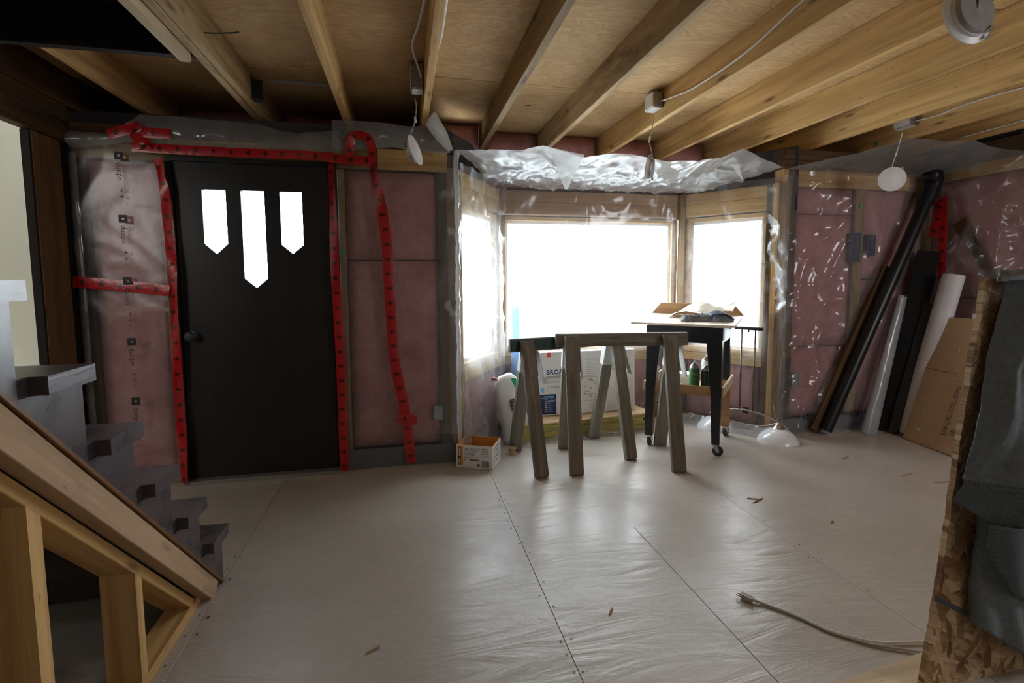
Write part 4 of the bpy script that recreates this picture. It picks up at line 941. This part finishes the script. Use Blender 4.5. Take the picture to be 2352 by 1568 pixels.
# ================================================================== LEANING THINGS BY THE RIGHT WALL
pp = thing('drain_pipe', 'long black plastic pipe leaning diagonally across the right corner', 'pipe', (3.15, 3.2, 0))
A_, B_ = V((3.165, 3.215, .012)), V((4.02, 3.19, 1.93)); dp = (B_-A_).normalized(); A_ = A_+V((0, 0, .025))
mpipe, Lp = frame(A_, B_, (0, -1, 0))
lathe('pipe', [(.040, -Lp/2), (.045, -Lp/2+.002), (.045, Lp/2), (.040, Lp/2), (.040, -Lp/2+.01)], 'black_pipe', mpipe @ Matrix.Rotation(pi/2, 4, 'Y'), pp, 28)
lathe('pipe_socket', [(.048, Lp/2-.16), (.056, Lp/2-.15), (.056, Lp/2+.01), (.048, Lp/2+.02)], 'black_pipe', mpipe @ Matrix.Rotation(pi/2, 4, 'Y'), pp, 28)
tube('elbow', [B_-dp*.02, B_+dp*.05, B_+dp*.08+V((-.03, -.01, .0)), B_+dp*.075+V((-.09, -.02, -.01))], .054, 'black_pipe', pp, 5, 18)
bd = bar('dark_strip', (3.10, 3.255, .03), (3.72, 3.262, 1.30), .085, .018, 'lumber_dark', None, (0, -1, 0)); tag(bd, 'dark brown strip leaning just behind the long black pipe', 'plank')  # dark brown strip slanting close behind the pipe
def lean(nm, label, cat, base, top, w, t, m, up):
    o = bar(nm, base, top, w, t, m, None, up, .004); tag(o, label, cat); return o
gr = thing('foam_tube', 'translucent grey plastic sleeve leaning between the pipe and the black board', 'plastic sleeve', (3.53, 3.15, 0))
def sleeve(u, v):
    a = V((3.52, 3.16, .02)).lerp(V((3.86, 3.24, 1.07)), v); q = u*2*pi; r = .052*(1.25-.55*v); return a+V((cos(q)*r, sin(q)*r*.6, sin(q)*r*.2))
sheet('sleeve', sleeve, 20, 30, 'frost_grey', gr, .006, 12, (-.7, -.7, 0))
bb = thing('black_board', 'black flat board leaning on the right wall beside the white foam', 'board', (3.70, 3.15, 0))
bar('board_panel', (3.70, 3.165, .012), (4.02, 3.185, 1.42), .145, .03, 'black_plank', bb, (-.75, -.65, .2)); bar('board_panel', (3.695, 3.12, .012), (3.97, 3.12, 1.02), .06, .03, 'black_pipe', bb, (-.75, -.65, .2))
wf_ = thing('foam_roll', 'white foam wrap roll leaning against the right wall behind the carton', 'foam roll', (3.76, 3.02, 0))
fm_, Lf = frame((3.775, 3.065, .015), (4.00, 2.975, 1.235), (-1, 0, 0))
lathe('roll', [(.03, -Lf/2), (.066, -Lf/2), (.070, -Lf/2+.01), (.070, Lf/2-.01), (.066, Lf/2), (.03, Lf/2), (.03, -Lf/2+.02)], 'foam_white', fm_ @ Matrix.Rotation(pi/2, 4, 'Y') @ Matrix.Diagonal((.75, 1.1, 1, 1)), wf_, 26)
cb = thing('cabinet_carton', 'flat brown cardboard carton with purple stamped lettering leaning on the right wall', 'box', (3.66, 2.75, 0))
c0, c1 = V((3.668, 3.02, .004)), V((3.60, 2.56, .004)); c3 = V((3.93, 2.985, .925)); ux = (c1-c0).normalized(); uy = (c3-c0); uy = (uy-ux*uy.dot(ux)); hgt = uy.length; uy.normalize()
cm_ = axes(c0, ux, uy); wd_c = .60
box('carton_body', (wd_c, hgt, .07), 'kraft', cm_ @ Matrix.Translation((wd_c/2, hgt/2, -.036)), cb, .004)
def stamp(s, x, y, sz, sq=1): text(s, sz, cm_ @ axes((x, y, .0006), (0, 1, 0), (-1, 0, 0)), 'ink_purple', cb, squash=sq, thick=.0002)
stamp('2/38 L/XL G/TC G/XG', .315, .115, .048, .80); stamp('SB', .375, .13, .045); stamp('2/38 LXL G/TG G/XG', .415, .58, .048, .80); stamp('SB', .46, .585, .04)
stamp('03/', .34, .50, .035); stamp('07897', .375, .475, .035)
obj('tape_joint', mesh('tape_joint', [(0, .555, .0005), (.25, .552, .0005), (.25, .5555, .0005), (0, .5585, .0005)], [(0, 1, 2, 3)], 'ink_purple'), cm_, cb)
random.seed(11)
for k in range(16):
    x, y, a, s = random.uniform(.03, .45), random.uniform(.05, .85), random.uniform(0, 3), random.uniform(.006, .016)
    if k == 0: x, y, s = .11, .10, .028
    obj('scuff_mark', mesh('scuff_mark', [(x+s*cos(a), y+s*sin(a), .0004), (x-s*.3*sin(a), y+s*.3*cos(a), .0004), (x-s*cos(a), y-s*sin(a), .0004), (x+s*.3*sin(a), y-s*.3*cos(a), .0004)], [(0, 1, 2, 3)], 'light_print'), cm_, cb)
bk = thing('paper_stack', 'white papers lying on the top edge of the leaning brown carton', 'papers', tuple(cm_ @ V((.3, hgt, -.03))))
box('paper', (.25, .030, .055), 'white_card', cm_ @ Matrix.Translation((.34, hgt+.016, -.036)), bk, .002); box('paper', (.20, .010, .05), 'white_paper', cm_ @ Matrix.Translation((.30, hgt+.036, -.036)), bk, .002)

# ================================================================== OSB HALF WALL WITH SWEATSHIRT
hw = thing('half_wall', 'rough-edged oriented strand board half wall at the right edge', 'half wall', (2.0, 1.12, 0))
edge = [(1.591, 1.205), (1.588, 1.104), (1.571, 1.018), (1.560, .893), (1.545, .768), (1.536, .64), (1.520, .446), (1.499, .249), (1.469, .025), (1.466, 0)]
def jag(z): return lerp([(-b, a) for a, b in edge], -z)+.004*ns(z, 0, 3, 18)+.0025*ns(z, 2, 0, 60)
poly = [(jag(1.205*i/260), 1.205*i/260) for i in range(261)]
poly += [(1.61, 1.215), (1.66, 1.212), (2.9, 1.212), (2.9, 0)]
prism('osb_panel', poly, .016, 'osb', axes((0, 1.116, 0), (1, 0, 0), (0, 0, 1)), hw)
for x in (1.82, 2.2, 2.6): board('stud', x, x+.038, 1.118, 1.206, .04, 1.17, 'lumber', hw)
board('top_plate', 1.76, 2.9, 1.118, 1.206, 1.171, 1.209, 'lumber', hw); board('bottom_plate', 1.70, 2.9, 1.118, 1.206, 0, .038, 'lumber', hw)
ml = hw; obj('marker_line', mesh('marker_line', [(1.490, 1.0995, .297), (1.625, 1.0995, .222), (1.625, 1.0995, .204), (1.490, 1.0995, .279)], [(0, 1, 2, 3)], 'ink_grey'), I4, hw)
pl = prism('base_plank', [(1.16, 1.163), (1.612, 1.212), (1.575, 1.10), (1.50, .95), (1.18, .93)], .012, 'pale_wood', Matrix.Translation((0, 0, .001))); pl.name = 'pale_board'
tag(pl, 'pale wooden board lying on the floor at the foot of the half wall', 'board')

def sweater():
    t = thing('sweatshirt', 'grey fleece sweatshirt draped over the top of the strand board half wall', 'sweatshirt', (1.75, 1.05, 1.2))
    el = [(1.26, 1.585), (1.223, 1.571), (1.168, 1.552), (1.099, 1.540), (1.028, 1.537), (.923, 1.517), (.841, 1.499), (.734, 1.479), (.657, 1.462), (.64, 1.470), (.582, 1.440)]
    def L(z): return lerp([(-a, b) for a, b in el], -z)*1.037
    XR_ = 2.15
    def body(zt0, zb, nm, mat, off, nu=60, nv=60, hem=None):
        vs_, fs = [], []
        for j in range(nv+1):
            v = j/nv
            for i in range(nu+1):
                u = (i/nu)**1.7
                zl = zt0+(zb-zt0)*v
                x0 = L(zl); x = x0+(XR_-x0)*u
                z = zl-(0.075*min(1, u*6)+.02*u if hem else 0)*v
                dpt = .012+off+.085*min(1, u*6)**.75
                fold = .022*sin((x*1.0+(zl-1.2)*.55)*19+1.0)*min(1, u*8)+.014*ns(x, 0, zl, 6)+.006*ns(x, 0, zl, 16)
                crease = .030*max(0, 1-abs((x-1.57)-(zl-.80)*.27)/.035)*min(1, max(0, (zl-.6)/.2))*(1 if zl < 1.15 else .3)
                y = 1.098-dpt-fold*.8-crease
                vs_.append((x, y, z))
        for j in range(nv):
            for i in range(nu): a = j*(nu+1)+i; fs.append((a, a+nu+1, a+nu+2, a+1))
        o = obj(nm, mesh(nm, vs_, fs, mat, True), I4, t); md = o.modifiers.new('thickness', 'SOLIDIFY'); md.thickness = .006; md.offset = -1; return o
    body(1.218, .655, 'body', 'fleece', .012)
    body(.668, .590, 'hem', 'rib', .010, 60, 10, True)
    # part over the top, falling behind the panel
    def over(u, v):
        a = v*pi; yy = 1.125-.088*cos(a)-.012*sin(u*11)*(1-v); x = yy*1.49+(2.14-yy*1.49)*u+.01*ns(u, v, 0, 5); return (x, yy, 1.212+.028*sin(a)+.012*ns(u*3, v, 1, 2)-.18*max(0, v-.8))
    o = sheet('shoulder', over, 40, 18, 'fleece', t, .004, 8, (0, 0, 1)); md = o.modifiers.new('thickness', 'SOLIDIFY'); md.thickness = .006
    sl = [(.56, 1.532), (.511, 1.527), (.421, 1.512), (.32, 1.513), (.241, 1.521), (.213, 1.519)]
    def S(z): return lerp([(-a, b) for a, b in sl], -z)*1.050
    def sleeve_part(z0, z1, nm, mat, dy, bottom):
        nu, nv = 40, 40; vs_, fs = [], []
        for j in range(nv+1):
            v = j/nv; zl = z0+(z1-z0)*v; x0 = S(zl)
            for i in range(nu+1):
                q = i/nu; ang = pi*q; wd2 = .30
                x = x0+wd2*(1-cos(ang*.999))/2; y = 1.090-dy-.060*sin(ang)**.7-.010*sin(x*60+zl*25)*sin(ang)-.008*ns(x, 0, zl, 14)
                z = zl-(x-x0)*(.62*v**1.5 if bottom else .55*0+.0)*1.0
                vs_.append((x, y, z))
        for j in range(nv):
            for i in range(nu): a = j*(nu+1)+i; fs.append((a, a+nu+1, a+nu+2, a+1))
        o = obj(nm, mesh(nm, vs_, fs, mat, True), I4, t); md = o.modifiers.new('thickness', 'SOLIDIFY'); md.thickness = .005; return o
    sleeve_part(.575, .213, 'sleeve', 'fleece', .008, True)
    # turned-back flap of ribbing crossing the sleeve
    fl_ = [(.545, 1.548, 1.70), (.48, 1.550, 1.72), (.43, 1.567, 1.72), (.37, 1.605, 1.72), (.33, 1.645, 1.72), (.305, 1.70, 1.725)]
    def flap(u, v):
        z = .545-.24*v; a = lerp([(-p[0], p[1]) for p in fl_], -z); x = a+(1.80-a)*u; return (x, 1.012-.022*sin(pi*min(1, u*2.2+.05))-.01*sin(x*40), z)
    o = sheet('pocket_flap', flap, 26, 26, 'rib', t, .003, 10, (0, -1, 0)); md = o.modifiers.new('thickness', 'SOLIDIFY'); md.thickness = .005
sweater()

# ================================================================== DOWNLIGHTS, JUNCTION BOXES, CABLES
def downlight(label, pos, nrm, jb, face, r=.082, white=False):
    t = thing('downlight', label, 'downlight', tuple(pos), 0, 'unmounted recessed lights hanging by their leads')
    n = V(nrm).normalized(); q = n.to_track_quat('Z', 'Y').to_matrix().to_4x4(); m = Matrix.Translation(pos) @ q
    lathe('trim_ring', [(0, .0), (r*.62, 0), (r, -.003), (r, -.008), (r*.82, -.014), (r*.80, -.024), (0, -.024)], 'white_plastic', m, t, 36)
    lathe('lens', [(0, .0015), (r*.60, .001), (r*.62, 0)], 'white_card', m, t, 32)
    lathe('back_plate', [(0, -.036), (r*.70, -.036), (r*.76, -.030), (r*.78, -.022), (r*.5, -.022)], 'galv', m, t, 32)
    for s in (-1, 1):
        obj('spring_clip', boxes_me('spring_clip', [(s*r*.9-.012, s*r*.9+.022*(1 if s > 0 else -.2)+.0, -.009, .009, -.022, -.016), (s*r*.78-.005, s*r*.78+.005, -.009, .009, -.040, -.018)], 'steel'), m @ Matrix.Rotation(.9, 4, 'Z'), t)
    top = V(pos)+V((0, 0, r*.85)); J = V(jb)
    wp = [V(pos)-n*.036, top-n*.03+V((0, 0, .02)), top.lerp(J, .35), top.lerp(J, .7)+V((.008, 0, 0)), J+V((0, 0, -.045))]
    tube('lead_wire', wp, .0032, 'cable' if white else 'grey_cord', t, 6, 7)
    tube('wire_connector', [top.lerp(J, .3), top.lerp(J, .42)], .006, 'white_plastic', t, 1, 8)
def jbox(label, c, s=(.06, .09, .06)):
    t = thing('junction_box', label, 'junction box', tuple(c), 0, 'junction boxes on the joists')
    m = Matrix.Translation(c); box('box_body', s, 'galv', m, t, .003)
    box('cover_plate', (.004, s[1]*.94, s[2]*.94), 'white_plastic', m @ Matrix.Translation((-s[0]/2-.003, 0, 0)), t, .001)
    box('cover_plate', (s[0]*.92, s[1]*.92, .004), 'white_plastic', m @ Matrix.Translation((0, 0, -s[2]/2-.003)), t, .001)
    return t
jbox('grey junction box on the joist above the door-side hanging light', (.092, 2.83, 2.285), (.062, .09, .13))
jbox('grey junction box on the joist above the bay window', (1.520, 2.93, 2.295), (.062, .11, .09))
jbox('grey junction box on the joist nearest the right corner', (3.445, 2.95, 2.295), (.062, .12, .07))
downlight('hanging downlight turned edge-on above the wall between door and bay', V((.079, 2.83, 1.915)), (.88, -.40, .28), (.075, 2.83, 2.225), None)
downlight('hanging downlight turned edge-on in front of the bay window top', V((1.465, 2.90, 1.885)), (-.80, .58, .16), (1.505, 2.90, 2.25), None)
downlight('hanging downlight facing the camera near the right corner', V((3.335, 2.93, 1.900)), (-.70, -.75, -.05), (3.40, 2.93, 2.26), None, white=True)
downlight('hanging downlight seen from its back close to the camera at top right', V((1.655, 1.25, 1.995)), (.02, .98, -.12), (1.60, 1.35, 2.36), None, .088)
def cable(label, pts, r=.0055, m='cable'):
    o = tube('cable', pts, r, m, None, 7, 8, .6); tag(o, label, 'cable', 'white cables along the joists'); return o
jl = JX
cable('white cable running down the left side of the joist to the door-side junction box', [(.105, 1.5, 2.33), (.108, 2.0, 2.31), (.085, 2.35, 2.325), (.062, 2.52, 2.31), (.098, 2.72, 2.29), (.112, 2.79, 2.27)])
cable('white cable on the right side of the joist over the door-side hanging light', [(.175, 1.2, 2.25), (.175, 1.6, 2.24), (.175, 2.0, 2.235), (.172, 2.18, 2.215), (.160, 2.25, 2.19)])
cable('grey-white cable curving along the joist to the bay junction box', [(1.54, 1.3, 2.35), (1.545, 1.75, 2.30), (1.54, 2.1, 2.24), (1.542, 2.5, 2.235), (1.545, 2.75, 2.265), (1.528, 2.87, 2.28)], .006)
cable('white cable running along the joist to the right corner junction box', [(3.472, 1.6, 2.27), (3.472, 2.1, 2.285), (3.470, 2.5, 2.30), (3.470, 2.75, 2.285), (3.455, 2.88, 2.285)], .007)
cable('white cable stapled along the last joist before the right wall', [(3.942, 1.6, 2.245), (3.942, 2.2, 2.24), (3.942, 2.6, 2.225), (3.942, 2.98, 2.22)], .007)

# ================================================================== CORD AND SMALL BITS ON THE FLOOR
cd = thing('extension_cord', 'grey lamp cord with a two-pin plug lying on the floor', 'cord', (1.25, 1.57, 0))
tube('cord', [(1.248, 1.574, .011), (1.283, 1.542, .007), (1.352, 1.452, .006), (1.395, 1.372, .006), (1.44, 1.325, .006), (1.492, 1.280, .006), (1.56, 1.245, .006), (1.64, 1.205, .006)], .0042, 'grey_cord', cd, 8, 8)
tube('cord', [(1.250, 1.578, .011), (1.288, 1.547, .007), (1.357, 1.458, .007), (1.402, 1.378, .006), (1.452, 1.330, .006), (1.51, 1.290, .006), (1.60, 1.268, .006), (1.68, 1.252, .006)], .0036, 'cable', cd, 8, 8)
pdir = V((-.62, .78, 0)); pm0 = axes((1.240, 1.583, .0125), pdir, V((0, 0, 1)))
prism('plug_body', [(-.024, -.006), (.018, -.012), (.020, .012), (-.024, .006)], .022, 'grey_cord', pm0 @ Matrix.Translation((0, 0, -.011)), cd)
for s in (-1, 1): box('plug_pin', (.017, .0055, .0015), 'steel', pm0 @ Matrix.Translation((.028, 0, s*.0062)), cd, .0003)
random.seed(3)
SPL = ['long wood splinter beside the seam in front of the sawhorses', 'shorter splinter crossing the long one beside the floor seam', 'dark splinter on the floor in front of the brown carton', 'second splinter in front of the brown carton, nearer the half wall', 'small splinter on the bare floor in front of the stairs', 'splinter lying on the floor between the lamp fixture and the carton', 'tiny splinter near the middle floor seam in the foreground', 'tiny splinter on the floor right of the long seam']
for (x, y, a, L) in ((1.82, 2.30, .4, .10), (1.83, 2.36, -.5, .07), (2.95, 2.42, .2, .12), (3.05, 2.30, -.1, .10), (-.15, 1.62, .5, .05), (2.85, 2.75, .3, .08), (.70, 1.62, .9, .04), (2.05, 2.02, .6, .03)):
    sl_ = SPL.pop(0)
    s = bar('wood_splinter', (x, y, .003), (x+L*cos(a), y+L*sin(a), .004), .006, .004, 'bare_wood', None, (0, 0, 1), .001); tag(s, sl_, 'splinter', 'wood splinters on the floor')
